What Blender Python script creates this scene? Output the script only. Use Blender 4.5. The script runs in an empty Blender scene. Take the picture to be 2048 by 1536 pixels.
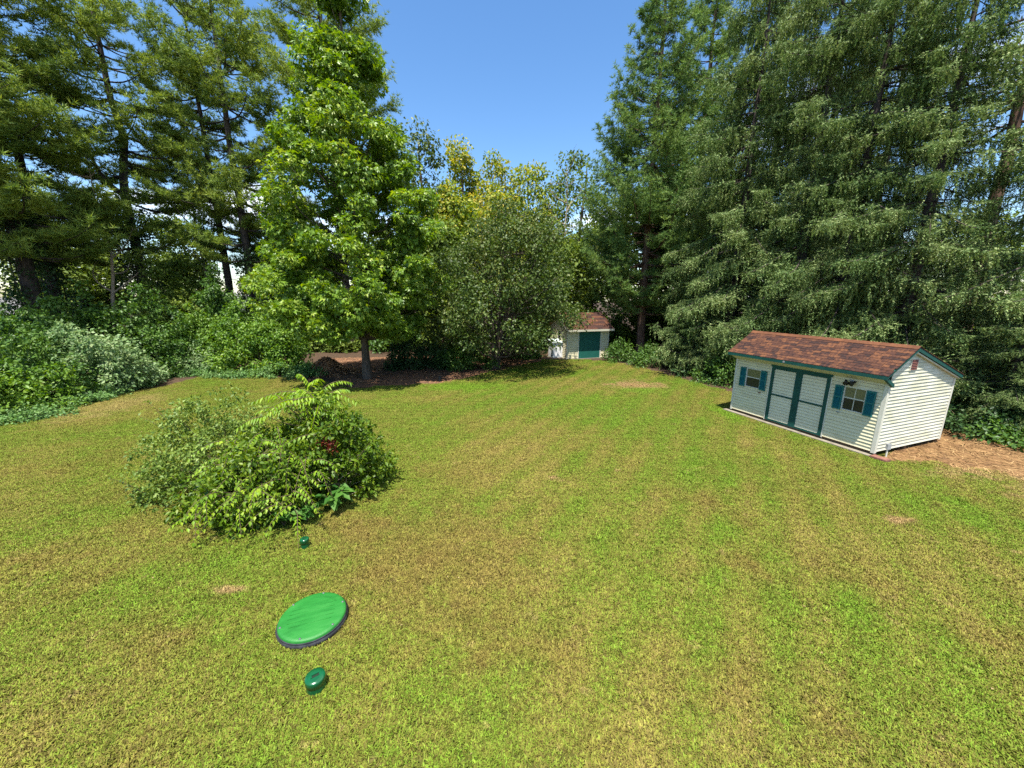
import bpy, math, random
import numpy as np
from mathutils import Vector, Matrix

# ------------------------------------------------------------------ camera, sky, sun, exposure
scene = bpy.context.scene
COL = scene.collection
FPX, CAM_H = 769.0, 4.7                       # focal length in pixels of a 2048 px wide frame, eye height
PITCH = math.atan(178.0 / 769.0)
cam = bpy.data.cameras.new('camera')
cam_o = bpy.data.objects.new('camera', cam)
COL.objects.link(cam_o)
cam.sensor_width = 36.0
cam.lens = 36.0 * FPX / 2048.0
cam.clip_end = 2000.0
cam.clip_start = 0.05
cam_o.location = (0, 0, CAM_H)
cam_o.rotation_euler = (math.pi / 2 - PITCH, 0, 0)
scene.camera = cam_o

LIGHT = Vector((0.150, 0.672, -2.05)).normalized()      # travel direction of sunlight
SUN_EL = math.asin(-LIGHT.z)
sun = bpy.data.lights.new('sun', 'SUN')
sun.energy = 4.6
sun.angle = math.radians(0.5)
sun.color = (1.0, 0.95, 0.86)
sun_o = bpy.data.objects.new('sun', sun)
COL.objects.link(sun_o)
sun_o.rotation_euler = LIGHT.to_track_quat('-Z', 'Y').to_euler()

world = bpy.data.worlds.new('World')
scene.world = world
world.use_nodes = True
wn, wl = world.node_tree.nodes, world.node_tree.links
wn.clear()
w_out = wn.new('ShaderNodeOutputWorld')
w_bg = wn.new('ShaderNodeBackground')
w_sky = wn.new('ShaderNodeTexSky')
w_sky.sky_type = 'NISHITA'
w_sky.sun_disc = False
w_sky.sun_elevation = SUN_EL
w_sky.sun_rotation = math.radians(180 + 12.6)
w_sky.air_density = 1.0
w_sky.dust_density = 0.4
w_sky.ozone_density = 2.2
w_bg.inputs['Strength'].default_value = 0.095
# broken fair-weather cloud over the whole sky
w_tc = wn.new('ShaderNodeTexCoord')
w_sep = wn.new('ShaderNodeSeparateXYZ')
wl.new(w_tc.outputs['Generated'], w_sep.inputs[0])
w_add = wn.new('ShaderNodeMath'); w_add.operation = 'ADD'; w_add.inputs[1].default_value = 0.12
wl.new(w_sep.outputs['Z'], w_add.inputs[0])
w_dx = wn.new('ShaderNodeMath'); w_dx.operation = 'DIVIDE'
w_dy = wn.new('ShaderNodeMath'); w_dy.operation = 'DIVIDE'
wl.new(w_sep.outputs['X'], w_dx.inputs[0]); wl.new(w_add.outputs[0], w_dx.inputs[1])
wl.new(w_sep.outputs['Y'], w_dy.inputs[0]); wl.new(w_add.outputs[0], w_dy.inputs[1])
w_cmb = wn.new('ShaderNodeCombineXYZ')
wl.new(w_dx.outputs[0], w_cmb.inputs[0]); wl.new(w_dy.outputs[0], w_cmb.inputs[1])
w_cmb.inputs[2].default_value = 15.8
w_noise = wn.new('ShaderNodeTexNoise')
w_noise.inputs['Scale'].default_value = 0.55
w_noise.inputs['Detail'].default_value = 7.0
w_noise.inputs['Roughness'].default_value = 0.55
wl.new(w_cmb.outputs[0], w_noise.inputs['Vector'])
w_ramp = wn.new('ShaderNodeValToRGB')
w_ramp.color_ramp.elements[0].position = 0.55
w_ramp.color_ramp.elements[1].position = 0.70
wl.new(w_noise.outputs['Fac'], w_ramp.inputs[0])
w_mix = wn.new('ShaderNodeMix'); w_mix.data_type = 'RGBA'
wl.new(w_ramp.outputs['Color'], w_mix.inputs['Factor'])
w_hs = wn.new('ShaderNodeHueSaturation')
w_hs.inputs['Saturation'].default_value = 1.2
wl.new(w_sky.outputs[0], w_hs.inputs['Color'])
wl.new(w_hs.outputs[0], w_mix.inputs['A'])
w_mix.inputs['B'].default_value = (9.0, 9.2, 9.6, 1)
wl.new(w_mix.outputs['Result'], w_bg.inputs['Color'])
wl.new(w_bg.outputs[0], w_out.inputs[0])

vs = scene.view_settings
vs.view_transform = 'Standard'
vs.look = 'None'
vs.gamma = 1.0
vs.use_curve_mapping = False
vs.exposure = 1.4
scene.cycles.use_denoising = False
scene.cycles.max_bounces = 4
scene.cycles.diffuse_bounces = 2
scene.cycles.transmission_bounces = 2
scene.cycles.glossy_bounces = 1
scene.cycles.transparent_max_bounces = 4
scene.cycles.sample_clamp_indirect = 4.0

# ------------------------------------------------------------------ helpers
RNG = np.random.default_rng(7)
random.seed(7)


def ray(px, py):
    u, v = (px - 1024) / FPX, (768 - py) / FPX
    return (u, math.cos(PITCH) + v * math.sin(PITCH), v * math.cos(PITCH) - math.sin(PITCH))


def ground(px, py, z=0.0):
    r = ray(px, py)
    t = (z - CAM_H) / r[2]
    return (r[0] * t, r[1] * t)


def at(px, py, Y):
    r = ray(px, py)
    t = Y / r[1]
    return np.array((r[0] * t, Y, CAM_H + r[2] * t))


def link(o, parent=None):
    COL.objects.link(o)
    if parent is not None:
        o.parent = parent
    return o


def tag(o, label=None, cat=None, group=None, kind=None):
    if label:
        o['label'] = label
    if cat:
        o['category'] = cat
    if group:
        o['group'] = group
    if kind:
        o['kind'] = kind
    return o


def empty(name, loc, rz=0.0, label=None, cat=None, group=None):
    o = bpy.data.objects.new(name, None)
    o.location = loc
    o.rotation_euler = (0, 0, rz)
    o.empty_display_size = 0.2
    link(o)
    return tag(o, label, cat, group)


def np_mesh(name, V, F, smooth=False):
    """mesh from numpy vertex array and an (n,k) face array"""
    m = bpy.data.meshes.new(name)
    V = np.ascontiguousarray(V, dtype=np.float32)
    F = np.ascontiguousarray(F, dtype=np.int32)
    n, k = F.shape
    m.vertices.add(len(V))
    m.vertices.foreach_set('co', V.ravel())
    m.loops.add(n * k)
    m.loops.foreach_set('vertex_index', F.ravel())
    m.polygons.add(n)
    m.polygons.foreach_set('loop_start', np.arange(0, n * k, k, dtype=np.int32))
    m.update(calc_edges=True)
    if smooth:
        m.polygons.foreach_set('use_smooth', np.ones(n, dtype=bool))
    return m


def np_obj(name, V, F, mat, parent=None, smooth=False):
    m = np_mesh(name, V, F, smooth)
    m.materials.append(mat)
    return link(bpy.data.objects.new(name, m), parent)


def py_mesh(name, verts, faces, mat, smooth=False):
    m = bpy.data.meshes.new(name)
    m.from_pydata([tuple(map(float, v)) for v in verts], [], faces)
    m.update()
    if smooth:
        for p in m.polygons:
            p.use_smooth = True
    m.materials.append(mat)
    return m


def py_obj(name, verts, faces, mat, parent=None, smooth=False):
    return link(bpy.data.objects.new(name, py_mesh(name, verts, faces, mat, smooth)), parent)


class MB:
    """collects shapes into one mesh"""
    def __init__(self):
        self.v, self.f = [], []

    def add(self, verts, faces):
        b = len(self.v)
        self.v += [tuple(p) for p in verts]
        self.f += [tuple(i + b for i in f) for f in faces]
        return self

    def box(self, x0, x1, y0, y1, z0, z1):
        v = [(x0, y0, z0), (x1, y0, z0), (x1, y1, z0), (x0, y1, z0), (x0, y0, z1), (x1, y0, z1), (x1, y1, z1), (x0, y1, z1)]
        return self.add(v, [(0, 3, 2, 1), (4, 5, 6, 7), (0, 1, 5, 4), (1, 2, 6, 5), (2, 3, 7, 6), (3, 0, 4, 7)])

    def prism_x(self, poly, x0, x1):
        """polygon in (y,z) swept along x"""
        n = len(poly)
        v = [(x0, y, z) for y, z in poly] + [(x1, y, z) for y, z in poly]
        f = [tuple(range(n))[::-1], tuple(range(n, 2 * n))]
        f += [(i, (i + 1) % n, n + (i + 1) % n, n + i) for i in range(n)]
        return self.add(v, f)

    def prism_z(self, poly, z0, z1):
        n = len(poly)
        v = [(x, y, z0) for x, y in poly] + [(x, y, z1) for x, y in poly]
        f = [tuple(range(n))[::-1], tuple(range(n, 2 * n))]
        f += [(i, (i + 1) % n, n + (i + 1) % n, n + i) for i in range(n)]
        return self.add(v, f)

    def lathe(self, prof, n=32, c=(0, 0, 0)):
        """profile of (r,z); capped where r is 0"""
        rings = []
        v, f = [], []
        for r, z in prof:
            if r < 1e-6:
                rings.append([len(v)]); v.append((c[0], c[1], c[2] + z))
            else:
                rings.append(list(range(len(v), len(v) + n)))
                v += [(c[0] + r * math.cos(2 * math.pi * i / n), c[1] + r * math.sin(2 * math.pi * i / n), c[2] + z) for i in range(n)]
        for a, b in zip(rings[:-1], rings[1:]):
            for i in range(n):
                j = (i + 1) % n
                if len(a) == 1 and len(b) > 1:
                    f.append((a[0], b[j], b[i]))
                elif len(b) == 1 and len(a) > 1:
                    f.append((a[i], a[j], b[0]))
                elif len(a) > 1:
                    f.append((a[i], a[j], b[j], b[i]))
        return self.add(v, f)

    def tube(self, pts, rad, n=6):
        V, F = tube(np.array(pts, float), np.full(len(pts), rad) if np.isscalar(rad) else np.array(rad), n)
        return self.add(V.tolist(), F.tolist())

    def build(self, name, mat, parent=None, smooth=False):
        return py_obj(name, self.v, self.f, mat, parent, smooth)


def tube(P, R, n=6):
    """quads of a tapering tube along points P"""
    P = np.asarray(P, float)
    T = np.gradient(P, axis=0)
    T /= np.linalg.norm(T, axis=1, keepdims=True) + 1e-9
    ref = np.array((0.0, 0, 1.0)) if abs(T[:, 2]).mean() < 0.8 else np.array((1.0, 0, 0))
    A = np.cross(T, ref); A /= np.linalg.norm(A, axis=1, keepdims=True) + 1e-9
    B = np.cross(T, A)
    ang = np.linspace(0, 2 * np.pi, n, endpoint=False)
    V = (P[:, None, :] + R[:, None, None] * (np.cos(ang)[None, :, None] * A[:, None, :] + np.sin(ang)[None, :, None] * B[:, None, :])).reshape(-1, 3)
    k = len(P)
    i = np.arange(k - 1)[:, None] * n
    j = np.arange(n)[None, :]
    jn = (j + 1) % n
    F = np.stack([i + j, i + jn, i + n + jn, i + n + j], axis=-1).reshape(-1, 4)
    return V, F


class Acc:
    """numpy accumulator for tubes or leaves"""
    def __init__(self):
        self.V, self.F, self.n = [], [], 0

    def add(self, V, F):
        self.V.append(V); self.F.append(F + self.n); self.n += len(V)

    def build(self, name, mat, parent, smooth=False):
        if not self.V:
            return None
        return np_obj(name, np.concatenate(self.V), np.concatenate(self.F), mat, parent, smooth)


def unit(A):
    return A / (np.linalg.norm(A, axis=-1, keepdims=True) + 1e-9)


def place(T, F, P, D, N, S):
    """copies template T/F at points P: y along D, z along N, sized S"""
    D = unit(D)
    X = unit(np.cross(D, N))
    Nn = np.cross(X, D)
    S = np.asarray(S).reshape(-1, 1, 1)
    V = P[:, None, :] + S * (T[None, :, 0:1] * X[:, None, :] + T[None, :, 1:2] * D[:, None, :] + T[None, :, 2:3] * Nn[:, None, :])
    k = len(T)
    FF = (np.arange(len(P))[:, None, None] * k + F[None]).reshape(-1, F.shape[1])
    return V.reshape(-1, 3), FF


LEAF4 = (np.array([(0, 0, 0), (0.0, .5, -.03), (0, 1, -.12), (-.27, .42, .08), (.27, .42, .08)]), np.array([(0, 1, 3), (1, 2, 3), (0, 4, 1), (1, 4, 2)]))
LEAF2 = (np.array([(0, 0, 0), (.3, .45, .08), (0, 1, -.1), (-.3, .45, .08)]), np.array([(0, 1, 2), (0, 2, 3)]))
LEAFSLIM = (np.array([(0, 0, 0), (.15, .45, .05), (0, 1, -.2), (-.15, .45, .05)]), np.array([(0, 1, 2), (0, 2, 3)]))
STAR = (np.array([(0, .1, 0), (-.24, .32, .05), (.24, .32, .05), (0, 1.0, -.1), (-.60, .55, -.06), (.60, .55, -.06), (-.42, -.02, -.05), (.42, -.02, -.05)]),
        np.array([(1, 2, 3), (0, 2, 1), (0, 1, 4), (0, 5, 2), (0, 4, 6), (0, 7, 5)]))


def needle_tuft(n, w, spread, rng):
    V, F = [], []
    for i in range(n):
        a = 2 * math.pi * (i + rng.uniform(-.3, .3)) / n
        s = spread * rng.uniform(.35, 1.15)
        d = np.array((math.cos(a) * math.sin(s), math.cos(s), math.sin(a) * math.sin(s)))
        side = unit(np.cross(d, rng.normal(size=3)))
        b = len(V)
        L = rng.uniform(.75, 1.1)
        V += [-side * w, side * w, d * L]
        F.append((b, b + 1, b + 2))
    return np.array(V), np.array(F)


def strand(n, nl, w, rng):
    """hanging spruce twig along +y with needles standing off it"""
    V, F = [], []
    for i in range(n):
        y = (i + .3) / n
        a = rng.uniform(0, 2 * math.pi)
        o = np.array((math.cos(a), .75, math.sin(a)))
        o /= np.linalg.norm(o)
        p = np.array((0, y * .9, 0))
        side = unit(np.cross(o, np.array((0, 1.0, 0))))
        b = len(V)
        l = nl * rng.uniform(.7, 1.2)
        V += [p - side * w, p + side * w, p + o * l]
        F.append((b, b + 1, b + 2))
    return np.array(V), np.array(F)


TUFTS = [needle_tuft(8, .07, 1.15, RNG) for _ in range(3)]
STRANDS = [strand(11, .20, .046, RNG) for _ in range(3)]


# ------------------------------------------------------------------ materials
MATS = {}
LEAF_GAIN = 1.5


def new_mat(name):
    m = bpy.data.materials.new(name)
    m.use_nodes = True
    m.node_tree.nodes.clear()
    return m, m.node_tree.nodes, m.node_tree.links


def rgba(c):
    return (c[0], c[1], c[2], 1.0)


def ramp(nodes, stops):
    r = nodes.new('ShaderNodeValToRGB')
    e = r.color_ramp.elements
    while len(e) < len(stops):
        e.new(0.5)
    for el, (p, c) in zip(e, stops):
        el.position = p
        el.color = rgba(c)
    return r


def leaf_mat(name, cols, rough=0.45, transl=0.3, tint_scale=0.35, spec=0.4):
    cols = [tuple(v * LEAF_GAIN for v in c) for c in cols]
    rough, spec, transl = rough + .08, spec * .6, transl + .07
    """leaf colour varies from leaf to leaf and slowly from bough to bough"""
    m, n, l = new_mat(name)
    out = n.new('ShaderNodeOutputMaterial')
    geo = n.new('ShaderNodeNewGeometry')
    rp = ramp(n, [(i / max(1, len(cols) - 1), c) for i, c in enumerate(cols)])
    nz = n.new('ShaderNodeTexNoise')
    nz.inputs['Scale'].default_value = tint_scale
    nz.inputs['Detail'].default_value = 2
    l.new(geo.outputs['Position'], nz.inputs['Vector'])
    mx = n.new('ShaderNodeMath'); mx.operation = 'MULTIPLY_ADD'
    l.new(nz.outputs['Fac'], mx.inputs[0]); mx.inputs[1].default_value = 1.1
    ad = n.new('ShaderNodeMath'); ad.operation = 'MULTIPLY_ADD'
    l.new(geo.outputs['Random Per Island'], ad.inputs[0]); ad.inputs[1].default_value = 0.8; ad.inputs[2].default_value = -0.45
    l.new(ad.outputs[0], mx.inputs[2])
    l.new(mx.outputs[0], rp.inputs[0])
    p = n.new('ShaderNodeBsdfPrincipled')
    p.inputs['Roughness'].default_value = rough
    p.inputs['Specular IOR Level'].default_value = spec
    l.new(rp.outputs[0], p.inputs['Base Color'])
    t = n.new('ShaderNodeBsdfTranslucent')
    hs = n.new('ShaderNodeHueSaturation')
    hs.inputs['Hue'].default_value = 0.49
    hs.inputs['Saturation'].default_value = 1.15
    hs.inputs['Value'].default_value = 1.3
    l.new(rp.outputs[0], hs.inputs['Color'])
    l.new(hs.outputs[0], t.inputs['Color'])
    ms = n.new('ShaderNodeMixShader')
    ms.inputs[0].default_value = transl
    l.new(p.outputs[0], ms.inputs[1]); l.new(t.outputs[0], ms.inputs[2])
    l.new(ms.outputs[0], out.inputs[0])
    return m


def plain(name, cols, rough=0.7, scale=6.0, bump=0.0, bscale=40.0, spec=0.3, objrand=0.0, detail=4, stretch=None, metallic=0.0):
    """noise between colours, optional bump, optional per-object change"""
    m, n, l = new_mat(name)
    out = n.new('ShaderNodeOutputMaterial')
    p = n.new('ShaderNodeBsdfPrincipled')
    p.inputs['Roughness'].default_value = rough
    p.inputs['Metallic'].default_value = metallic
    p.inputs['Specular IOR Level'].default_value = spec
    tc = n.new('ShaderNodeTexCoord')
    src = tc.outputs['Object']
    if objrand:
        geo = n.new('ShaderNodeNewGeometry')
        src = geo.outputs['Position']
    if stretch:
        mp = n.new('ShaderNodeMapping')
        mp.inputs['Scale'].default_value = stretch
        l.new(src, mp.inputs['Vector'])
        src = mp.outputs[0]
    nz = n.new('ShaderNodeTexNoise')
    nz.inputs['Scale'].default_value = scale
    nz.inputs['Detail'].default_value = detail
    nz.inputs['Roughness'].default_value = 0.6
    l.new(src, nz.inputs['Vector'])
    st = [(0.3 + 0.4 * i / max(1, len(cols) - 1), c) for i, c in enumerate(cols)]
    rp = ramp(n, st)
    if objrand:
        oi = n.new('ShaderNodeObjectInfo')
        a = n.new('ShaderNodeMath'); a.operation = 'MULTIPLY_ADD'
        l.new(oi.outputs['Random'], a.inputs[0]); a.inputs[1].default_value = objrand; a.inputs[2].default_value = -objrand / 2
        b = n.new('ShaderNodeMath'); b.operation = 'ADD'
        l.new(nz.outputs['Fac'], b.inputs[0]); l.new(a.outputs[0], b.inputs[1])
        l.new(b.outputs[0], rp.inputs[0])
    else:
        l.new(nz.outputs['Fac'], rp.inputs[0])
    l.new(rp.outputs[0], p.inputs['Base Color'])
    if bump:
        bz = n.new('ShaderNodeTexNoise')
        bz.inputs['Scale'].default_value = bscale
        bz.inputs['Detail'].default_value = 5
        l.new(src, bz.inputs['Vector'])
        bp = n.new('ShaderNodeBump')
        bp.inputs['Strength'].default_value = bump
        bp.inputs['Distance'].default_value = 0.02
        l.new(bz.outputs['Fac'], bp.inputs['Height'])
        l.new(bp.outputs[0], p.inputs['Normal'])
    l.new(p.outputs[0], out.inputs[0])
    return m


def lawn_colour_group():
    """colour of the lawn by place in the yard: mowing rows, dry spots, clover, bare straw"""
    g = bpy.data.node_groups.new('lawn_colour', 'ShaderNodeTree')
    g.interface.new_socket('Color', in_out='OUTPUT', socket_type='NodeSocketColor')
    g.interface.new_socket('Jitter', in_out='INPUT', socket_type='NodeSocketFloat')
    n, l = g.nodes, g.links
    gi = n.new('NodeGroupInput'); go = n.new('NodeGroupOutput')
    geo = n.new('ShaderNodeNewGeometry')
    pos = geo.outputs['Position']

    def noise(sc, det, off, rough=0.55):
        mp = n.new('ShaderNodeMapping'); mp.inputs['Location'].default_value = off
        l.new(pos, mp.inputs['Vector'])
        z = n.new('ShaderNodeTexNoise')
        z.inputs['Scale'].default_value = sc; z.inputs['Detail'].default_value = det; z.inputs['Roughness'].default_value = rough
        l.new(mp.outputs[0], z.inputs['Vector'])
        return z.outputs['Fac']

    def math_(op, a, b=None, c=None, clamp=False):
        q = n.new('ShaderNodeMath'); q.operation = op; q.use_clamp = clamp
        for i, v in enumerate((a, b, c)):
            if v is None:
                continue
            if isinstance(v, (int, float)):
                q.inputs[i].default_value = v
            else:
                l.new(v, q.inputs[i])
        return q.outputs[0]

    def mix(f, a, b):
        q = n.new('ShaderNodeMix'); q.data_type = 'RGBA'
        l.new(f, q.inputs['Factor'])
        for nm, v in (('A', a), ('B', b)):
            if isinstance(v, tuple):
                q.inputs[nm].default_value = rgba(v)
            else:
                l.new(v, q.inputs[nm])
        return q.outputs['Result']

    def smooth(v, lo, hi):
        q = n.new('ShaderNodeMapRange'); q.interpolation_type = 'SMOOTHSTEP'
        l.new(v, q.inputs[0]); q.inputs[1].default_value = lo; q.inputs[2].default_value = hi
        return q.outputs[0]

    sep = n.new('ShaderNodeSeparateXYZ'); l.new(pos, sep.inputs[0])
    # mowing rows run away to the right
    row = math_('ADD', math_('MULTIPLY', sep.outputs['X'], 0.857 * 2 * math.pi / .95), math_('MULTIPLY', sep.outputs['Y'], -0.515 * 2 * math.pi / .95))
    row = math_('ADD', row, math_('MULTIPLY', noise(0.16, 1, (3, 1, 0)), 3.0))
    rm = n.new('ShaderNodeMapRange'); rm.interpolation_type = 'SMOOTHSTEP'
    l.new(math_('ADD', sep.outputs['X'], math_('MULTIPLY', sep.outputs['Y'], .25)), rm.inputs[0]); rm.inputs[1].default_value = -2.0; rm.inputs[2].default_value = 4.0; rm.inputs[3].default_value = 0.03; rm.inputs[4].default_value = 0.16
    row = math_('MULTIPLY', math_('SINE', row), math_('MULTIPLY', rm.outputs[0], math_('MULTIPLY_ADD', noise(0.5, 3, (1, 7, 0)), 2.0, -.3)))
    jit = math_('MULTIPLY_ADD', gi.outputs['Jitter'], 0.56, -0.30)
    big = math_('MULTIPLY_ADD', noise(0.22, 4, (11, 5, 0), 0.65), 1.75, -0.37)
    clump = math_('MULTIPLY_ADD', noise(9.0, 3, (4, 4, 0), .6), 0.5, -0.25)
    tone = math_('ADD', math_('ADD', math_('ADD', big, row), jit), clump)
    base = ramp(n, [(0.18, GRASS_DRY), (0.42, GRASS_OLIVE), (0.62, GRASS_GREEN), (0.9, GRASS_LUSH)])
    l.new(tone, base.inputs[0])
    c = base.outputs[0]
    # thin brownish thatch in the middle of the near lawn
    br = math_('MULTIPLY', smooth(noise(0.42, 5, (2, 9, 0), .7), 0.46, 0.72), 0.75)
    nearm = n.new('ShaderNodeMapRange'); nearm.interpolation_type = 'SMOOTHSTEP'
    l.new(sep.outputs['Y'], nearm.inputs[0]); nearm.inputs[1].default_value = 16; nearm.inputs[2].default_value = 5
    br = math_('MULTIPLY', br, math_('MULTIPLY_ADD', nearm.outputs[0], 0.8, 0.2))
    c = mix(br, c, GRASS_BROWN)
    # small straw flecks
    fl = math_('MULTIPLY', smooth(noise(2.6, 4, (5, 5, 0), .7), 0.60, 0.74), 0.6)
    c = mix(fl, c, GRASS_STRAW)
    # bright weedy green along the shed, before the small tree and under the far patch; worn straw spots
    wob = math_('MULTIPLY_ADD', noise(1.6, 6, (8, 2, 0), .75), 3.2, -1.5)
    for cx, cy, rx, ry, col, s in GRASS_SPOTS:
        dx = math_('DIVIDE', math_('SUBTRACT', sep.outputs['X'], cx), rx)
        dy = math_('DIVIDE', math_('SUBTRACT', sep.outputs['Y'], cy), ry)
        d = math_('SQRT', math_('ADD', math_('MULTIPLY', dx, dx), math_('MULTIPLY', dy, dy)))
        k = math_('MULTIPLY', smooth(math_('ADD', d, wob), 1.15, 0.35), s)
        c = mix(k, c, col)
    cv = n.new('ShaderNodeHueSaturation')
    l.new(c, cv.inputs['Color'])
    l.new(math_('MULTIPLY_ADD', noise(14.0, 3, (6, 3, 0), .65), 1.5, 0.25), cv.inputs['Value'])
    l.new(cv.outputs[0], go.inputs['Color'])
    return g


GRASS_DRY = (0.188, 0.154, 0.041)
GRASS_OLIVE = (0.142, 0.146, 0.023)
GRASS_GREEN = (0.107, 0.140, 0.017)
GRASS_LUSH = (0.093, 0.160, 0.013)
GRASS_BROWN = (0.152, 0.106, 0.030)
GRASS_STRAW = (0.270, 0.195, 0.080)
_lush2 = (0.105, 0.178, 0.013)
_straw2 = (0.26, 0.17, 0.078)
GRASS_SPOTS = [
    (6.6, 19.9, 1.9, 1.5, _straw2, 0.9), (6.6, 18.9, 1.7, 0.7, _lush2, 0.8), (-2.6, 19.6, 3.0, 1.3, _lush2, 0.85), (-6.6, 16.5, 2.5, 0.9, _lush2, 0.5),
    (8.7, 15.0, 0.6, 2.0, _lush2, 0.9), (3.6, 17.4, 2.6, 0.8, _lush2, 0.4), (-4.0, 9.0, .8, .9, _lush2, 0.5), (8.35, 7.35, 0.42, 0.22, _straw2, 0.85), (1.1, 9.3, 0.3, 0.25, _straw2, 0.8),
    (-4.6, 5.35, 0.32, 0.12, _straw2, 0.8), (-17.2, 16.0, 1.6, 3.0, GRASS_STRAW, 0.5), (-1.5, 6.2, 2.6, 2.4, GRASS_BROWN, 0.5), (14.5, 9.4, 3.2, 1.7, _straw2, 0.9),
]
LAWN_G = lawn_colour_group()


def lawn_mat(name, gain, blades):
    m, n, l = new_mat(name)
    out = n.new('ShaderNodeOutputMaterial')
    g = n.new('ShaderNodeGroup'); g.node_tree = LAWN_G
    p = n.new('ShaderNodeBsdfPrincipled')
    p.inputs['Roughness'].default_value = 0.7
    p.inputs['Specular IOR Level'].default_value = 0.12
    hs = n.new('ShaderNodeHueSaturation')
    hs.inputs['Value'].default_value = gain
    l.new(g.outputs[0], hs.inputs['Color'])
    if blades:
        geo = n.new('ShaderNodeNewGeometry')
        l.new(geo.outputs['Random Per Island'], g.inputs[0])
        vr = n.new('ShaderNodeMapRange')
        l.new(geo.outputs['Random Per Island'], vr.inputs[0])
        vr.inputs[3].default_value = gain * 0.5; vr.inputs[4].default_value = gain * 1.65
        l.new(vr.outputs[0], hs.inputs['Value'])
        l.new(hs.outputs[0], p.inputs['Base Color'])
        t = n.new('ShaderNodeBsdfTranslucent')
        l.new(hs.outputs[0], t.inputs['Color'])
        ms = n.new('ShaderNodeMixShader'); ms.inputs[0].default_value = 0.25
        l.new(p.outputs[0], ms.inputs[1]); l.new(t.outputs[0], ms.inputs[2])
        l.new(ms.outputs[0], out.inputs[0])
    else:
        nz = n.new('ShaderNodeTexNoise'); nz.inputs['Scale'].default_value = 30; nz.inputs['Detail'].default_value = 3
        geo = n.new('ShaderNodeNewGeometry'); l.new(geo.outputs['Position'], nz.inputs['Vector'])
        l.new(nz.outputs['Fac'], g.inputs[0])
        l.new(hs.outputs[0], p.inputs['Base Color'])
        l.new(p.outputs[0], out.inputs[0])
    return m


M = {}
M['lawn'] = lawn_mat('lawn_soil', 0.45, False)
M['blade'] = lawn_mat('grass_blades', 1.25, True)
M['litter'] = plain('leaf_litter', [(0.02, 0.014, 0.008), (0.05, 0.03, 0.016), (0.09, 0.05, 0.028)], 0.9, 5.0, 0.8, 30, objrand=0.01, detail=8)
M['straw'] = plain('pine_needle_mulch', [(0.065, 0.034, 0.014), (0.168, 0.090, 0.035), (0.233, 0.140, 0.057)], 0.9, 3.0, 0.7, 40, detail=9)
M['siding'] = plain('cream_vinyl_siding', [(0.554, 0.496, 0.314), (0.646, 0.592, 0.394), (0.683, 0.626, 0.424)], 0.5, 2.2, 0.05, 60, objrand=0.15, stretch=(1, 1, 2.5))
M['siding_worn'] = plain('weathered_gable_siding', [(0.435, 0.421, 0.297), (0.528, 0.512, 0.399), (0.590, 0.573, 0.471)], 0.55, 1.6, 0.05, 60, objrand=0.1, stretch=(1.2, 1.2, 2.2), detail=8)
M['white_trim'] = plain('white_trim', [(0.528, 0.508, 0.420), (0.590, 0.577, 0.493)], 0.5, 5)
M['door_panel'] = plain('door_siding', [(0.608, 0.566, 0.394), (0.683, 0.635, 0.454)], 0.5, 3, objrand=0.1)
M['green_trim'] = plain('green_painted_trim', [(0.005, 0.052, 0.043), (0.008, 0.072, 0.060)], 0.55, 4, 0.1, 60)
M['shutter'] = plain('teal_shutter', [(0.011, 0.120, 0.120), (0.016, 0.152, 0.152)], 0.5, 5)
M['far_door'] = plain('faded_green_door', [(0.009, 0.086, 0.064), (0.015, 0.112, 0.086)], 0.6, 3)
M['shingle'] = plain('asphalt_shingle', [(0.027, 0.017, 0.016), (0.057, 0.026, 0.019), (0.067, 0.031, 0.021), (0.128, 0.055, 0.027)], 0.9, 14, 0.5, 160, objrand=0.42, spec=0.15)
M['ridge'] = plain('ridge_shingle', [(0.093, 0.039, 0.021), (0.142, 0.059, 0.029)], 0.9, 8, 0.4, 160, objrand=0.3, spec=0.15)
M['soffit'] = plain('cream_soffit', [(0.450, 0.423, 0.312), (0.512, 0.485, 0.377)], 0.6, 3)
M['glass'] = plain('dark_window_glass', [(0.012, 0.012, 0.016), (0.022, 0.022, 0.028)], 0.06, 2, spec=0.6)
M['lawn_reflection'] = plain('olive_lawn_reflection', [(0.13, 0.125, 0.055), (0.17, 0.16, 0.075)], 0.35, 3, spec=0.5)  # upper panes: the lawn's reflection painted in as an olive colour
M['black'] = plain('black_plastic', [(0.012, 0.012, 0.013), (0.02, 0.02, 0.022)], 0.4, 5)
M['grey_metal'] = plain('grey_metal', [(0.30, 0.31, 0.32), (0.42, 0.43, 0.44)], 0.4, 8, metallic=0.3)
M['vent'] = plain('brown_vent', [(0.120, 0.044, 0.032), (0.160, 0.060, 0.044)], 0.6, 8)
M['lap_shade'] = plain('lap_shade_backing', [(0.035, 0.033, 0.028), (0.06, 0.056, 0.046)], 0.9, 5)  # dark backing colour standing in for the shadow under each siding lap
M['skid'] = plain('weathered_timber', [(0.09, 0.055, 0.03), (0.20, 0.13, 0.075)], 0.85, 4, 0.5, 30, stretch=(.5, 4, 4))
M['concrete'] = plain('pale_concrete', [(0.158, 0.134, 0.096), (0.230, 0.202, 0.154)], 0.85, 5, 0.4, 60)
M['brickstep'] = plain('red_paver', [(0.13, 0.06, 0.04), (0.22, 0.10, 0.07)], 0.85, 7, 0.4, 60)
M['lid'] = plain('green_moulded_plastic', [(0.009, 0.106, 0.014), (0.015, 0.140, 0.020), (0.025, 0.162, 0.028)], 0.45, 3, 0.18, 220, stretch=(1, 3.5, 1), detail=8)
M['rim'] = plain('black_ribbed_riser', [(0.02, 0.02, 0.024), (0.05, 0.05, 0.058)], 0.4, 12)
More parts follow.
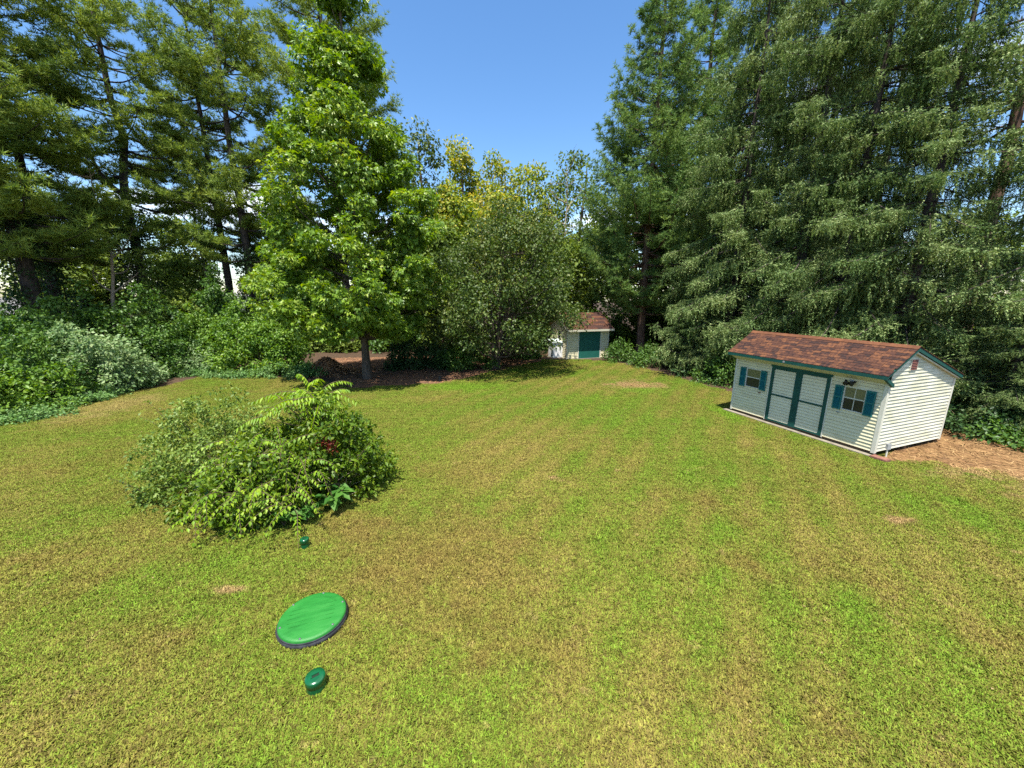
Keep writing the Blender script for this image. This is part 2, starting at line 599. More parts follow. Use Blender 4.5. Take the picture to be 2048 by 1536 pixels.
M['cap'] = plain('dark_green_pipe_cap', [(0.004, 0.058, 0.019), (0.005, 0.080, 0.027)], 0.22, 6, spec=0.5)
M['hole'] = plain('dark_socket', [(0.004, 0.014, 0.006), (0.006, 0.021, 0.008)], 0.6, 6)
M['bolt'] = plain('steel_bolt', [(0.225, 0.225, 0.225), (0.270, 0.270, 0.270)], 0.3, 5, metallic=0.8)
M['bark'] = plain('grey_brown_bark', [(0.035, 0.027, 0.02), (0.085, 0.066, 0.05), (0.13, 0.105, 0.082)], 0.9, 3.5, 0.9, 14, stretch=(2.5, 2.5, .6), detail=8)
M['pine_bark'] = plain('dark_pine_bark', [(0.022, 0.016, 0.014), (0.055, 0.042, 0.036), (0.09, 0.07, 0.06)], 0.9, 3.0, 0.9, 12, stretch=(2, 2, .5), detail=8)
M['brown_bark'] = plain('reddish_pine_bark', [(0.05, 0.03, 0.02), (0.13, 0.075, 0.05), (0.19, 0.12, 0.085)], 0.9, 3.0, 0.9, 12, stretch=(2, 2, .5), detail=8)
M['dead_wood'] = plain('bleached_dead_wood', [(0.20, 0.155, 0.11), (0.34, 0.28, 0.21)], 0.85, 5, 0.3, 30)
M['gum'] = leaf_mat('sweetgum_leaf', [(0.036, 0.078, 0.009), (0.074, 0.135, 0.015), (0.116, 0.188, 0.019), (0.198, 0.243, 0.038)], 0.33, 0.28, 0.45, 0.55)
M['cherry'] = leaf_mat('small_tree_leaf', [(0.017, 0.035, 0.006), (0.034, 0.061, 0.010), (0.060, 0.092, 0.018), (0.097, 0.106, 0.030)], 0.4, 0.22, 0.5, 0.5)
M['chestnut'] = leaf_mat('flowering_tree_leaf', [(0.046, 0.091, 0.010), (0.102, 0.146, 0.016), (0.194, 0.209, 0.027), (0.326, 0.266, 0.058)], 0.5, 0.25, 0.22, 0.3)
M['woods'] = leaf_mat('far_woods_leaf', [(0.039, 0.068, 0.013), (0.075, 0.114, 0.018), (0.130, 0.163, 0.031)], 0.5, 0.25, 0.25, 0.3)
M['pine'] = leaf_mat('pine_needle', [(0.052, 0.093, 0.022), (0.118, 0.170, 0.031), (0.208, 0.242, 0.044)], 0.5, 0.2, 0.5, 0.3)
M['pine_r'] = leaf_mat('blue_green_pine_needle', [(0.040, 0.083, 0.024), (0.083, 0.141, 0.037), (0.155, 0.207, 0.051)], 0.5, 0.2, 0.5, 0.3)
M['spruce'] = leaf_mat('spruce_needle', [(0.034, 0.066, 0.022), (0.069, 0.115, 0.034), (0.130, 0.176, 0.061), (0.183, 0.212, 0.086)], 0.5, 0.15, 0.6, 0.3)
M['hedge_dark'] = leaf_mat('dark_shrub_leaf', [(0.021, 0.053, 0.012), (0.045, 0.096, 0.015), (0.076, 0.130, 0.020)], 0.4, 0.22, 0.5, 0.5)
M['hedge_pale'] = leaf_mat('pale_shrub_leaf', [(0.058, 0.111, 0.039), (0.111, 0.176, 0.065), (0.208, 0.260, 0.124)], 0.4, 0.25, 0.6, 0.5)
M['vine'] = leaf_mat('vine_leaf', [(0.037, 0.087, 0.010), (0.075, 0.145, 0.017), (0.133, 0.203, 0.031)], 0.4, 0.28, 0.6, 0.5)
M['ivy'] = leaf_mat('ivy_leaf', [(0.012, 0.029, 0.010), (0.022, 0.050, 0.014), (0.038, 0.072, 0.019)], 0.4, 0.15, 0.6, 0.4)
M['cover'] = leaf_mat('groundcover_leaf', [(0.039, 0.094, 0.022), (0.077, 0.149, 0.039), (0.121, 0.187, 0.066)], 0.45, 0.25, 0.6, 0.4)
M['bush_grey'] = leaf_mat('grey_green_bush_leaf', [(0.044, 0.081, 0.013), (0.086, 0.133, 0.022), (0.151, 0.197, 0.038)], 0.42, 0.25, 0.7, 0.45)
M['bush_green'] = leaf_mat('bright_bush_leaf', [(0.025, 0.056, 0.003), (0.054, 0.100, 0.006), (0.114, 0.156, 0.009)], 0.38, 0.3, 0.7, 0.5)
M['bush_lime'] = leaf_mat('lime_leaf', [(0.060, 0.126, 0.007), (0.113, 0.196, 0.010), (0.199, 0.271, 0.019)], 0.4, 0.33, 0.7, 0.45)
M['broad'] = leaf_mat('broad_weed_leaf', [(0.020, 0.065, 0.010), (0.035, 0.095, 0.014), (0.06, 0.13, 0.02)], 0.4, 0.28, 0.9, 0.45)
M['red_leaf'] = leaf_mat('withered_red_leaf', [(0.026, 0.004, 0.002), (0.064, 0.008, 0.003), (0.090, 0.018, 0.006)], 0.55, 0.2, 2.0, 0.3)
M['brown_leaf'] = leaf_mat('fallen_leaf', [(0.120, 0.060, 0.030), (0.252, 0.132, 0.062), (0.396, 0.228, 0.114)], 0.7, 0.12, 1.0, 0.2)
M['stem'] = plain('green_brown_stem', [(0.05, 0.04, 0.02), (0.11, 0.085, 0.04)], 0.8, 8)
M['white_house'] = plain('white_house_siding', [(0.72, 0.72, 0.71), (0.8, 0.8, 0.79)], 0.6, 2)
M['grey_roof'] = plain('grey_house_roof', [(0.10, 0.10, 0.105), (0.17, 0.17, 0.175)], 0.9, 3)
M['red_brick'] = plain('red_brick_wall', [(0.26, 0.07, 0.045), (0.38, 0.11, 0.065)], 0.85, 6)


# ------------------------------------------------------------------ ground
def sheet(name, poly, z, mat, kind='structure', label=None):
    o = py_obj(name, [(x, y, z) for x, y in poly], [tuple(range(len(poly)))], mat)
    return tag(o, label=label, kind=kind)


sheet('ground', [(-250, -60), (250, -60), (250, 300), (-250, 300)], 0.0, M['litter'], label='brown leaf litter ground under the trees')
LAWN = [(-30, -6), (-30, 7.5), (-22.5, 10.8), ground(0, 848), ground(110, 822), ground(240, 792), ground(345, 768), ground(430, 746), ground(520, 752), ground(580, 760),
        ground(640, 766), ground(700, 778), ground(800, 772), ground(900, 765), ground(985, 745), ground(1060, 728), ground(1100, 719), ground(1215, 722), ground(1290, 738),
        ground(1340, 752), ground(1400, 768), ground(1462, 788), (13.0, 15.0), (13.0, 11.2), ground(1790, 922), ground(1870, 928), ground(1960, 945), ground(2048, 952), (20, 8.2), (30, 6), (30, -6)]
sheet('lawn', LAWN, 0.004, M['lawn'], label='mown yellow green lawn with faint mowing rows')
MULCH = [ground(1768, 918), ground(1800, 925), ground(1860, 930), ground(1960, 948), ground(2060, 955), (19.5, 8.4), (24, 9), (24, 13), (16, 13), (13.5, 14.0), (12.5, 11.6)]
sheet('mulch_bed', MULCH, 0.008, M['straw'], label='orange brown pine needle mulch beside the large shed')
DIRT = [ground(650, 748), ground(700, 776), ground(800, 772), ground(900, 766), ground(985, 746), ground(1060, 730), ground(1092, 720), (2.6, 31), (-6, 30), (-14, 29)]
sheet('bare_soil', DIRT, 0.008, plain('bare_soil', [(0.045, 0.026, 0.015), (0.12, 0.062, 0.033), (0.19, 0.10, 0.055)], 0.95, 2.5, 0.8, 30, detail=9), label='bare brown soil under the sweetgum')


def in_poly(P, poly):
    x, y = P[:, 0], P[:, 1]
    ins = np.zeros(len(P), bool)
    n = len(poly)
    for i in range(n):
        x0, y0 = poly[i]; x1, y1 = poly[(i + 1) % n]
        c = ((y0 > y) != (y1 > y)) & (x < (x1 - x0) * (y - y0) / (y1 - y0 + 1e-12) + x0)
        ins ^= c
    return ins


mr = np.random.default_rng(5)
mp_ = np.c_[mr.uniform(10.5, 22, 30000), mr.uniform(8, 14, 30000)]
mp_ = mp_[in_poly(mp_, MULCH)][:9000]
MN = len(mp_)
mulch_litter = np_obj('mulch_litter', *place(np.array([(-.012, 0, 0), (.012, 0, 0), (.012, 1, .08), (-.012, 1, .08)]) * (6, 1, 1), np.array([(0, 1, 2), (0, 2, 3)]), np.c_[mp_, np.full(MN, .014)],
                      mr.normal(size=(MN, 3)) * (1, 1, .12), np.array((0, 0, 1.0)) + mr.normal(0, .2, (MN, 3)), mr.uniform(.06, .16, MN)), leaf_mat('dry_needle_litter', [(.06, .034, .015), (.15, .09, .038), (.26, .17, .08)], .8, .05, 1.5, .2))
tag(mulch_litter, 'dry orange needle litter over the mulch bed', kind='stuff')

# grass: small square sods of blades, instanced over the lawn
def grass_sod(name, size, nblade, hgt, seed):
    r = np.random.default_rng(seed)
    tuft = r.uniform(-size / 2, size / 2, (nblade // 7, 2))
    idx = r.integers(0, len(tuft), nblade)
    xy = tuft[idx] + r.normal(0, .022, (nblade, 2))
    P = np.c_[xy, np.zeros(nblade)]
    a = r.uniform(0, 2 * np.pi, nblade)
    lean = r.uniform(.15, 1.15, nblade)
    D = np.c_[np.cos(a) * np.sin(lean), np.sin(a) * np.sin(lean), np.cos(lean)]
    L = hgt * r.uniform(.5, 1.35, nblade)
    side = np.c_[-np.sin(a), np.cos(a), np.zeros(nblade)] * (0.0056 * r.uniform(.7, 1.5, nblade))[:, None]
    mid = P + D * (L * .6)[:, None]
    tip = mid + (D * .7 + np.c_[np.cos(a), np.sin(a), -0.2 * np.ones(nblade)] * .5) * (L * .45)[:, None]
    V = np.stack([P - side, P + side, mid + side * .9, mid - side * .9, tip], axis=1).reshape(-1, 3)
    b = np.arange(nblade)[:, None] * 5
    F = np.concatenate([b + np.array([[0, 1, 2]]), b + np.array([[0, 2, 3]]), b + np.array([[3, 2, 4]])])
    m = np_mesh(name, V, F)
    m.materials.append(M['blade'])
    return bpy.data.objects.new(name, m)


SOD = 0.5
gx, gy = np.meshgrid(np.arange(-21.5, 19.5, SOD), np.arange(1.5, 30.5, SOD))
GP = np.c_[gx.ravel(), gy.ravel()] + RNG.uniform(-.05, .05, (gx.size, 2))
keep = in_poly(GP, LAWN) & (np.abs(GP[:, 0]) < GP[:, 1] * 1.28 + 3.5)
SH_B = np.array(ground(1461, 822)); SH_A = np.array(ground(1745, 913))
SH_L = 4.92
SH_X = (SH_A - SH_B) / np.linalg.norm(SH_A - SH_B)
SH_Y = np.array((-SH_X[1], SH_X[0]))
rel = GP - SH_B
lx, ly = rel @ SH_X, rel @ SH_Y
keep &= ~((lx > -0.25) & (lx < SH_L + .45) & (ly > -0.30) & (ly < 3.9))
LID = np.array((-2.93, 4.74))
CAP1, CAP2 = np.array((-2.40, 3.76)), np.array((-3.95, 6.46))
keep &= np.linalg.norm(GP - LID, axis=1) > 0.56
GP = GP[keep]
# finer sods fill round the lid and along the shed front
ex = []
for cx, cy, w in ((LID[0], LID[1], 1.1),):
    ax_, ay_ = np.meshgrid(np.arange(cx - w, cx + w, .12), np.arange(cy - w, cy + w, .12))
    q = np.c_[ax_.ravel(), ay_.ravel()]
    d = np.linalg.norm(q - LID, axis=1)
    ex.append(q[(d > .535) & (d < .86)])
t_ = np.arange(-.1, SH_L + .4, .12)
for off in (-.27, -.37, -.47, -.58):
    ex.append(SH_B + t_[:, None] * SH_X + off * SH_Y)
EX = np.concatenate(ex)


def scatter(name, pts, sods, seed, label):
    r = np.random.default_rng(seed)
    V = np.c_[pts, np.full(len(pts), 0.004)]
    m = bpy.data.meshes.new(name)
    m.vertices.add(len(V)); m.vertices.foreach_set('co', V.astype(np.float32).ravel()); m.update()
    o = link(bpy.data.objects.new(name, m))
    tag(o, label=label, kind='stuff')
    ng = bpy.data.node_groups.new(name + '_spread', 'GeometryNodeTree')
    ng.interface.new_socket('Geometry', in_out='INPUT', socket_type='NodeSocketGeometry')
    ng.interface.new_socket('Geometry', in_out='OUTPUT', socket_type='NodeSocketGeometry')
    n, l = ng.nodes, ng.links
    gi, go = n.new('NodeGroupInput'), n.new('NodeGroupOutput')
    gm = n.new('GeometryNodeGeometryToInstance')
    infos = []
    for s in sods:
        oi = n.new('GeometryNodeObjectInfo'); oi.inputs['Object'].default_value = s; oi.inputs['As Instance'].default_value = True
        infos.append(oi)
    jn = n.new('GeometryNodeJoinGeometry')
    for oi in reversed(infos):
        l.new(oi.outputs['Geometry'], jn.inputs[0])
    ip = n.new('GeometryNodeInstanceOnPoints')
    l.new(gi.outputs[0], ip.inputs['Points'])
    l.new(jn.outputs[0], ip.inputs['Instance'])
    ip.inputs['Pick Instance'].default_value = True
    ri = n.new('FunctionNodeRandomValue'); ri.data_type = 'INT'
    ri.inputs['Min'].default_value = 0 if 'Min' in ri.inputs else 0
    for s_ in ri.inputs:
        if s_.type == 'INT' and s_.name == 'Max':
            s_.default_value = len(sods) - 1
        if s_.type == 'INT' and s_.name == 'Min':
            s_.default_value = 0
        if s_.name == 'Seed':
            s_.default_value = seed
    out_i = [s_ for s_ in ri.outputs if s_.type == 'INT'][0]
    l.new(out_i, ip.inputs['Instance Index'])
    rr = n.new('FunctionNodeRandomValue'); rr.data_type = 'FLOAT_VECTOR'
    vin = [s_ for s_ in rr.inputs if s_.type == 'VECTOR']
    vin[0].default_value = (-.02, -.02, 0); vin[1].default_value = (.02, .02, 6.283)
    l.new([s_ for s_ in rr.outputs if s_.type == 'VECTOR'][0], ip.inputs['Rotation'])
    l.new(ip.outputs[0], go.inputs[0])
    md = o.modifiers.new('spread', 'NODES')
    md.node_group = ng
    return o


SODS = [grass_sod('grass_sod', 0.66, 2500, 0.044, 20 + i) for i in range(6)]
scatter('grass', GP, SODS, 3, 'short mown lawn grass, yellow green and partly dry')
dr_ = np.random.default_rng(61)
DP = np.c_[dr_.uniform(-14, 13, 2600), dr_.uniform(3, 26, 2600)]
DP = DP[in_poly(DP, LAWN)][:420]
ND = len(DP)
debris = np_obj('lawn_debris', *place(*LEAF2, np.c_[DP, np.full(ND, .045)], dr_.normal(size=(ND, 3)) * (1, 1, .2), np.array((0, 0, 1.0)) + dr_.normal(0, .35, (ND, 3)), dr_.uniform(.02, .05, ND)),
                leaf_mat('pale_fallen_leaf', [(.09, .06, .025), (.16, .12, .05), (.24, .19, .09)], .6, .1, 2.0, .2))
tag(debris, 'tiny pale fallen leaves scattered in the lawn', kind='stuff')
SMALL = [grass_sod('grass_edge_sod', 0.16, 110, 0.045, 40 + i) for i in range(4)]
scatter('grass_edge', EX, SMALL, 4, 'longer grass left along the lid and shed edges')

# ------------------------------------------------------------------ large shed
shed = empty('storage_shed', (SH_B[0], SH_B[1], 0), math.atan2(SH_X[1], SH_X[0]),
             'large cream sided garden shed with red brown shingle roof and teal shutters', 'shed')
W_BACK, Z0, Z_FRONT = 3.40, 0.14, 2.2
RIDGE_Y, RIDGE_Z, EAVE_Y, EAVE_Z, BACK_Y, BACK_Z = 0.82, 3.27, -0.40, 2.50, 3.53, 2.28
COURSE = 0.105


def plank_mesh(name, L, mat, h=COURSE):
    """one lapped siding course: bottom edge proud"""
    g = .011
    return py_mesh(name, [(0, -.028, g), (L, -.028, g), (L, 0.0, g), (0, 0.0, g), (0, -.006, h), (L, -.006, h), (L, 0.0, h), (0, 0.0, h)],
                   [(0, 3, 2, 1), (4, 5, 6, 7), (0, 1, 5, 4), (1, 2, 6, 5), (2, 3, 7, 6), (3, 0, 4, 7)], mat)


PLK = {}


def plank(x0, x1, z, mat, parent, y=0.0, h=COURSE):
    k = (round(x1 - x0, 3), mat.name, round(h, 3))
    if k not in PLK:
        PLK[k] = plank_mesh('siding_plank', x1 - x0, mat, h)
    o = link(bpy.data.objects.new('siding_plank', PLK[k]), parent)
    o.location = (x0, y, z)
    return o


# openings: (x0,x1,z0,z1)
DOOR = (1.50, 3.47, 0.13, 2.20)
WINS = [(0.53, 1.09, 1.22, 1.90), (3.91, 4.45, 1.22, 1.92)]
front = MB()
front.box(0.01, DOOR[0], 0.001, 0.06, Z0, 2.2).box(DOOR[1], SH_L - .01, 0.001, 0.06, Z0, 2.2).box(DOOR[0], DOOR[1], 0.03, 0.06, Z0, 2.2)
front = front.build('front_wall', M['lap_shade'], shed)
z = Z0
while z < 2.17:
    h = min(COURSE, 2.2 - z)
    for x0, x1 in ((0.06, DOOR[0] - .02), (DOOR[1] + .02, SH_L - .06)):
        w = [q for q in WINS if x0 < q[0] < x1][0]
        if z + h > w[2] + .001 and z < w[3] - .001:
            plank(x0, w[0] - .03, z, M['siding'], front, 0, h); plank(w[1] + .03, x1, z, M['siding'], front, 0, h)
        else:
            plank(x0, x1, z, M['siding'], front, 0, h)
    z += COURSE


def roof_z(y):
    return RIDGE_Z - .06 - (RIDGE_Y - y) * (RIDGE_Z - EAVE_Z) / (RIDGE_Y - EAVE_Y) if y < RIDGE_Y else RIDGE_Z - .06 - (y - RIDGE_Y) * (RIDGE_Z - BACK_Z) / (BACK_Y - RIDGE_Y)


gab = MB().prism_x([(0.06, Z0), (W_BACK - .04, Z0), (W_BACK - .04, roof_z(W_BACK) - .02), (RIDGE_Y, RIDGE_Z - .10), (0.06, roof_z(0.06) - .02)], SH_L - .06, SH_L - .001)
gab = gab.build('gable_wall', M['lap_shade'], shed)
far = MB().prism_x([(0.06, Z0), (W_BACK - .04, Z0), (W_BACK - .04, roof_z(W_BACK) - .02), (RIDGE_Y, RIDGE_Z - .10), (0.06, roof_z(0.06) - .02)], 0.01, .06)
far.build('far_gable_wall', M['siding'], shed)
MB().box(0.06, SH_L - .06, W_BACK - .06, W_BACK, Z0, 2.2).build('back_wall', M['siding'], shed)
fs = (RIDGE_Z - EAVE_Z) / (RIDGE_Y - EAVE_Y)
bs = (RIDGE_Z - BACK_Z) / (BACK_Y - RIDGE_Y)
z = Z0
while z < RIDGE_Z - .14:
    def span(zz):
        a = max(0.06, RIDGE_Y - (RIDGE_Z - .09 - zz) / fs)
        b = min(W_BACK - .06, RIDGE_Y + (RIDGE_Z - .09 - zz) / bs)
        return a, b
    (a0, b0), (a1, b1) = span(z), span(z + COURSE)
    if b1 - a1 < .02:
        a1, b1 = RIDGE_Y - .01, RIDGE_Y + .01
    X0, X1, XT = SH_L, SH_L + .028, SH_L + .006
    py_obj('siding_plank', [(X1, a0, z + .011), (X1, b0, z + .011), (X0, b0, z + .011), (X0, a0, z + .011), (XT, a1, z + COURSE), (XT, b1, z + COURSE), (X0, b1, z + COURSE), (X0, a1, z + COURSE)],
           [(0, 3, 2, 1), (4, 5, 6, 7), (0, 1, 5, 4), (1, 2, 6, 5), (2, 3, 7, 6), (3, 0, 4, 7)], M['siding_worn'], gab)
    z += COURSE
# corner trims
for nm, x0, x1, y0, y1, zt in (('corner_trim', -.012, .06, -.034, .05, 2.2), ('corner_trim', SH_L - .065, SH_L + .034, -.034, .065, 2.2), ('corner_trim', SH_L - .05, SH_L + .034, W_BACK - .07, W_BACK + .015, 2.2)):
    MB().box(x0, x1, y0, y1, Z0 - .03, zt).build(nm, M['white_trim'], shed)
# roof deck and shingles
roof = MB().prism_x([(EAVE_Y + .02, EAVE_Z - .05), (RIDGE_Y, RIDGE_Z - .055), (BACK_Y - .02, BACK_Z - .05), (BACK_Y - .02, BACK_Z - .02), (RIDGE_Y, RIDGE_Z - .02), (EAVE_Y + .02, EAVE_Z - .02)], -.10, SH_L + .12)
roof = roof.build('roof', M['skid'], shed)
slope = math.hypot(RIDGE_Y - EAVE_Y, RIDGE_Z - EAVE_Z)
uy, uz = (RIDGE_Y - EAVE_Y) / slope, (RIDGE_Z - EAVE_Z) / slope
NC = 12
exp_ = slope / NC
rr = random.Random(5)
TABS = {}
for c in range(NC):
    s0 = c * exp_
    x = -.13
    while x < SH_L + .13:
        w = rr.choice([.16, .20, .24, .28])
        w = min(w, SH_L + .15 - x)
        if w < .05:
            break
        key = round(w, 2)
        if key not in TABS:
            t = .013
            g = .004
            e = exp_ + .03
            TABS[key] = py_mesh('shingle', [(g, 0, t), (w - g, 0, t), (w - g, e * uy - uz * -.0, e * uz + .002), (g, e * uy, e * uz + .002), (g, 0, -.004), (w - g, 0, -.004), (w - g, e * uy, e * uz - .01), (g, e * uy, e * uz - .01)],
                                [(0, 1, 2, 3), (4, 7, 6, 5), (0, 4, 5, 1), (1, 5, 6, 2), (2, 6, 7, 3), (3, 7, 4, 0)], M['shingle'])
        o = link(bpy.data.objects.new('shingle', TABS[key]), roof)
        o.location = (x, EAVE_Y + s0 * uy - .012, EAVE_Z - .006 + s0 * uz + rr.uniform(0, .005))
        x += w
bk = MB()
bl = math.hypot(BACK_Y - RIDGE_Y, RIDGE_Z - BACK_Z)
for c in range(20):
    a, b = c / 20, (c + 1.15) / 20
    bk.prism_x([(BACK_Y + .01 - (BACK_Y - RIDGE_Y) * a, BACK_Z + (RIDGE_Z - BACK_Z) * a + .012), (BACK_Y - (BACK_Y - RIDGE_Y) * min(1, b), BACK_Z + (RIDGE_Z - BACK_Z) * min(1, b) - .004), (BACK_Y - (BACK_Y - RIDGE_Y) * a, BACK_Z + (RIDGE_Z - BACK_Z) * a - .012)], -.13, SH_L + .14)
tag(bk.build('back_shingles', M['shingle'], roof), kind='stuff')
xr = -.14
while xr < SH_L + .13:
    w = min(.26, SH_L + .15 - xr)
    MB().add([(xr, RIDGE_Y - .13, RIDGE_Z - .055), (xr + w, RIDGE_Y - .13, RIDGE_Z - .06), (xr + w, RIDGE_Y, RIDGE_Z + .022), (xr, RIDGE_Y, RIDGE_Z + .03), (xr, RIDGE_Y + .14, RIDGE_Z - .03), (xr + w, RIDGE_Y + .14, RIDGE_Z - .035)],
             [(0, 1, 2, 3), (3, 2, 5, 4)]).build('ridge_cap', M['ridge'], roof)
    xr += w - .008
# fascia, sloping soffit, green cornice returns, rake boards
MB().box(-.115, SH_L + .125, EAVE_Y - .018, EAVE_Y + .018, EAVE_Z - .115, EAVE_Z - .015).build('fascia_board', M['green_trim'], shed)
MB().prism_x([(EAVE_Y + .02, EAVE_Z - .10), (0.0, 2.195), (0.0, 2.23), (EAVE_Y + .02, EAVE_Z - .07)], -.05, SH_L + .03).build('soffit', M['soffit'], shed)
for x0, x1 in ((-.10, -.05), (SH_L + .03, SH_L + .10)):
    MB().prism_x([(EAVE_Y + .02, EAVE_Z - .115), (.07, 2.12), (.07, 2.22), (EAVE_Y + .02, EAVE_Z - .015)], x0, x1).build('cornice_return', M['green_trim'], shed)
for x0, x1 in ((-.118, -.09), (SH_L + .10, SH_L + .128)):
    MB().prism_x([(EAVE_Y, EAVE_Z - .10), (RIDGE_Y, RIDGE_Z - .13), (RIDGE_Y, RIDGE_Z - .024), (EAVE_Y, EAVE_Z - .024)], x0, x1).build('rake_board', M['green_trim'], shed)
    MB().prism_x([(RIDGE_Y + .001, RIDGE_Z - .13), (BACK_Y, BACK_Z - .12), (BACK_Y, BACK_Z - .024), (RIDGE_Y + .001, RIDGE_Z - .024)], x0, x1).build('rake_board', M['green_trim'], shed)
MB().prism_x([(0.05, roof_z(.05) - .10), (RIDGE_Y, RIDGE_Z - .19), (BACK_Y - .1, BACK_Z - .13), (BACK_Y - .1, BACK_Z - .10), (RIDGE_Y, RIDGE_Z - .15), (0.05, roof_z(.05) - .06)], SH_L + .018, SH_L + .10).build('rake_soffit', M['soffit'], shed)
# doors
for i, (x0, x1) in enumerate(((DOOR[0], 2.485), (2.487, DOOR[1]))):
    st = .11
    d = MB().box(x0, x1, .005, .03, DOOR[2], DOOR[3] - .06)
    d = d.build('door', M['lap_shade'], shed)
    zz = DOOR[2] + .05
    while zz < DOOR[3] - .18:
        plank(x0 + .085, x1 - .085, zz, M['door_panel'], d, .004, min(COURSE, DOOR[3] - .14 - zz))
        zz += COURSE
    MB().box(x0, x0 + st, -.04, .004, DOOR[2], DOOR[3] - .06).build('stile', M['green_trim'], d)
    MB().box(x1 - st, x1, -.04, .004, DOOR[2], DOOR[3] - .06).build('stile', M['green_trim'], d)
    MB().box(x0 + st, x1 - st, -.035, .004, DOOR[2], DOOR[2] + .055).build('bottom_rail', M['green_trim'], d)
    MB().box(x0 + st, x1 - st, -.035, .004, 1.10, 1.16).build('middle_rail', M['green_trim'], d)
    MB().box(x0 + st, x1 - st, -.035, .004, DOOR[3] - .13, DOOR[3] - .06).build('top_rail', M['green_trim'], d)
MB().box(DOOR[0] - .04, DOOR[1] + .04, -.045, 0, DOOR[3] - .058, DOOR[3] + .03).build('door_header', M['green_trim'], shed)
for x0 in (DOOR[0] - .042, DOOR[1] + .004):
    MB().box(x0, x0 + .036, -.036, 0, DOOR[2] - .02, DOOR[3] - .06).build('door_jamb', M['white_trim'], shed)
# windows with muntins, shutters and hold-back latches
for i, (x0, x1, z0, z1) in enumerate(WINS):
    wdw = MB()
    t = .03
    wdw.box(x0 - t, x0, -.04, .01, z0 - t, z1 + t).box(x1, x1 + t, -.04, .01, z0 - t, z1 + t).box(x0, x1, -.04, .01, z1, z1 + t).box(x0, x1, -.046, .01, z0 - t, z0)
    wdw = wdw.build('window', M['white_trim'], shed)
    zm = (z0 + z1) / 2 + .02
    MB().box(x0, x1, -.010, .0, zm + .016, z1).build('pane', M['lawn_reflection'], wdw)
    MB().box(x0, x1, -.004, .0, z0, zm - .016).build('pane', M['glass'], wdw)
    MB().box(x0, x1, -.024, .0, zm - .016, zm + .016).build('meeting_rail', M['white_trim'], wdw)
    if i == 1:
        xm = (x0 + x1) / 2
        MB().box(xm - .009, xm + .009, -.014, .0, zm + .016, z1).build('muntin', M['white_trim'], wdw)
        MB().box(xm - .009, xm + .009, -.012, .0, z0, zm - .016).build('muntin', M['white_trim'], wdw)
    for s in (-1, 1):
        a, b = (x0 - t - .235, x0 - t - .005) if s < 0 else (x1 + t + .005, x1 + t + .235)
        sh = MB().box(a, a + .03, -.052, -.014, z0 - .05, z1 + .02).box(b - .03, b, -.052, -.014, z0 - .05, z1 + .02)
        sh.box(a + .03, b - .03, -.044, -.006, z1 - .03, z1 + .02).box(a + .03, b - .03, -.044, -.006, z0 - .05, z0).box(a + .03, b - .03, -.043, -.007, (z0 + z1) / 2 - .02, (z0 + z1) / 2 + .02)
        k = z0 + .004
        while k < z1 - .035:
            sh.add([(a + .03, -.040, k), (b - .03, -.040, k), (b - .03, -.012, k + .028), (a + .03, -.012, k + .028)], [(0, 1, 2, 3)])
            k += .024
        sh.box(a + .03, b - .03, -.012, -.005, z0, z1 - .03)
        sh.build('shutter', M['shutter'], shed).location = (0, -.024, 0)
    lxx = x1 + .02 if i == 0 else x0 - .12
    MB().box(lxx, lxx + .075, -.055, -.014, z0 - .165, z0 - .125).box(lxx + .02, lxx + .055, -.07, -.055, z0 - .155, z0 - .135).build('latch', M['vent'] if i == 0 else M['grey_metal'], shed)
# twin floodlight
fl = MB().box(3.98, 4.10, -.03, -.014, 2.08, 2.17).tube([(4.04, -.03, 2.12), (4.04, -.09, 2.11)], .02, 8).build('floodlight', M['grey_metal'], shed)
for dx, rot in ((-.09, .5), (.09, -.35)):
    hd = MB().lathe([(0, -.07), (.035, -.07), (.04, 0), (.075, .06), (.075, .075), (0, .068)], 14).tube([(0, 0, -.06), (0, -.02, -.11)], .014, 6)
    hd = hd.build('lamp_head', M['black'], fl, True)
    hd.location = (4.04 + dx, -.15, 2.09)
    hd.rotation_euler = (math.radians(120), 0, rot)
# small bracket on the fascia over the door
MB().box(2.12, 2.17, EAVE_Y - .04, EAVE_Y - .018, EAVE_Z - .08, EAVE_Z - .03).build('bracket', M['grey_metal'], shed)
# gable vent with slats
vy = .95
vt = MB().box(SH_L + .016, SH_L + .045, vy - .165, vy - .15, 2.56, 2.90).box(SH_L + .016, SH_L + .045, vy + .15, vy + .165, 2.56, 2.90).box(SH_L + .016, SH_L + .046, vy - .15, vy + .15, 2.885, 2.90).box(SH_L + .016, SH_L + .046, vy - .15, vy + .15, 2.56, 2.575)
vt = vt.build('gable_vent', M['white_trim'], shed)
MB().box(SH_L + .014, SH_L + .031, vy - .15, vy + .15, 2.575, 2.885).build('vent_opening', M['black'], vt)
for k in range(6):
    zz = 2.585 + k * .05
    py_obj('slat', [(SH_L + .032, vy - .15, zz + .036), (SH_L + .05, vy - .15, zz), (SH_L + .05, vy + .15, zz), (SH_L + .032, vy + .15, zz + .036), (SH_L + .032, vy - .15, zz + .044), (SH_L + .055, vy - .15, zz + .008), (SH_L + .055, vy + .15, zz + .008), (SH_L + .032, vy + .15, zz + .044)],
           [(0, 1, 2, 3), (7, 6, 5, 4), (1, 5, 6, 2), (0, 4, 5, 1), (3, 2, 6, 7)], M['vent'], vt)
# timber skids under the floor
for y0 in (.04, 1.6, 3.3):
    MB().box(.03, SH_L - .03, y0, y0 + .12, 0.0, Z0).build('skid', M['skid'], shed)
MB().box(.02, SH_L - .02, .02, W_BACK - .03, Z0 - .001, Z0 + .03).build('floor', M['skid'], shed)
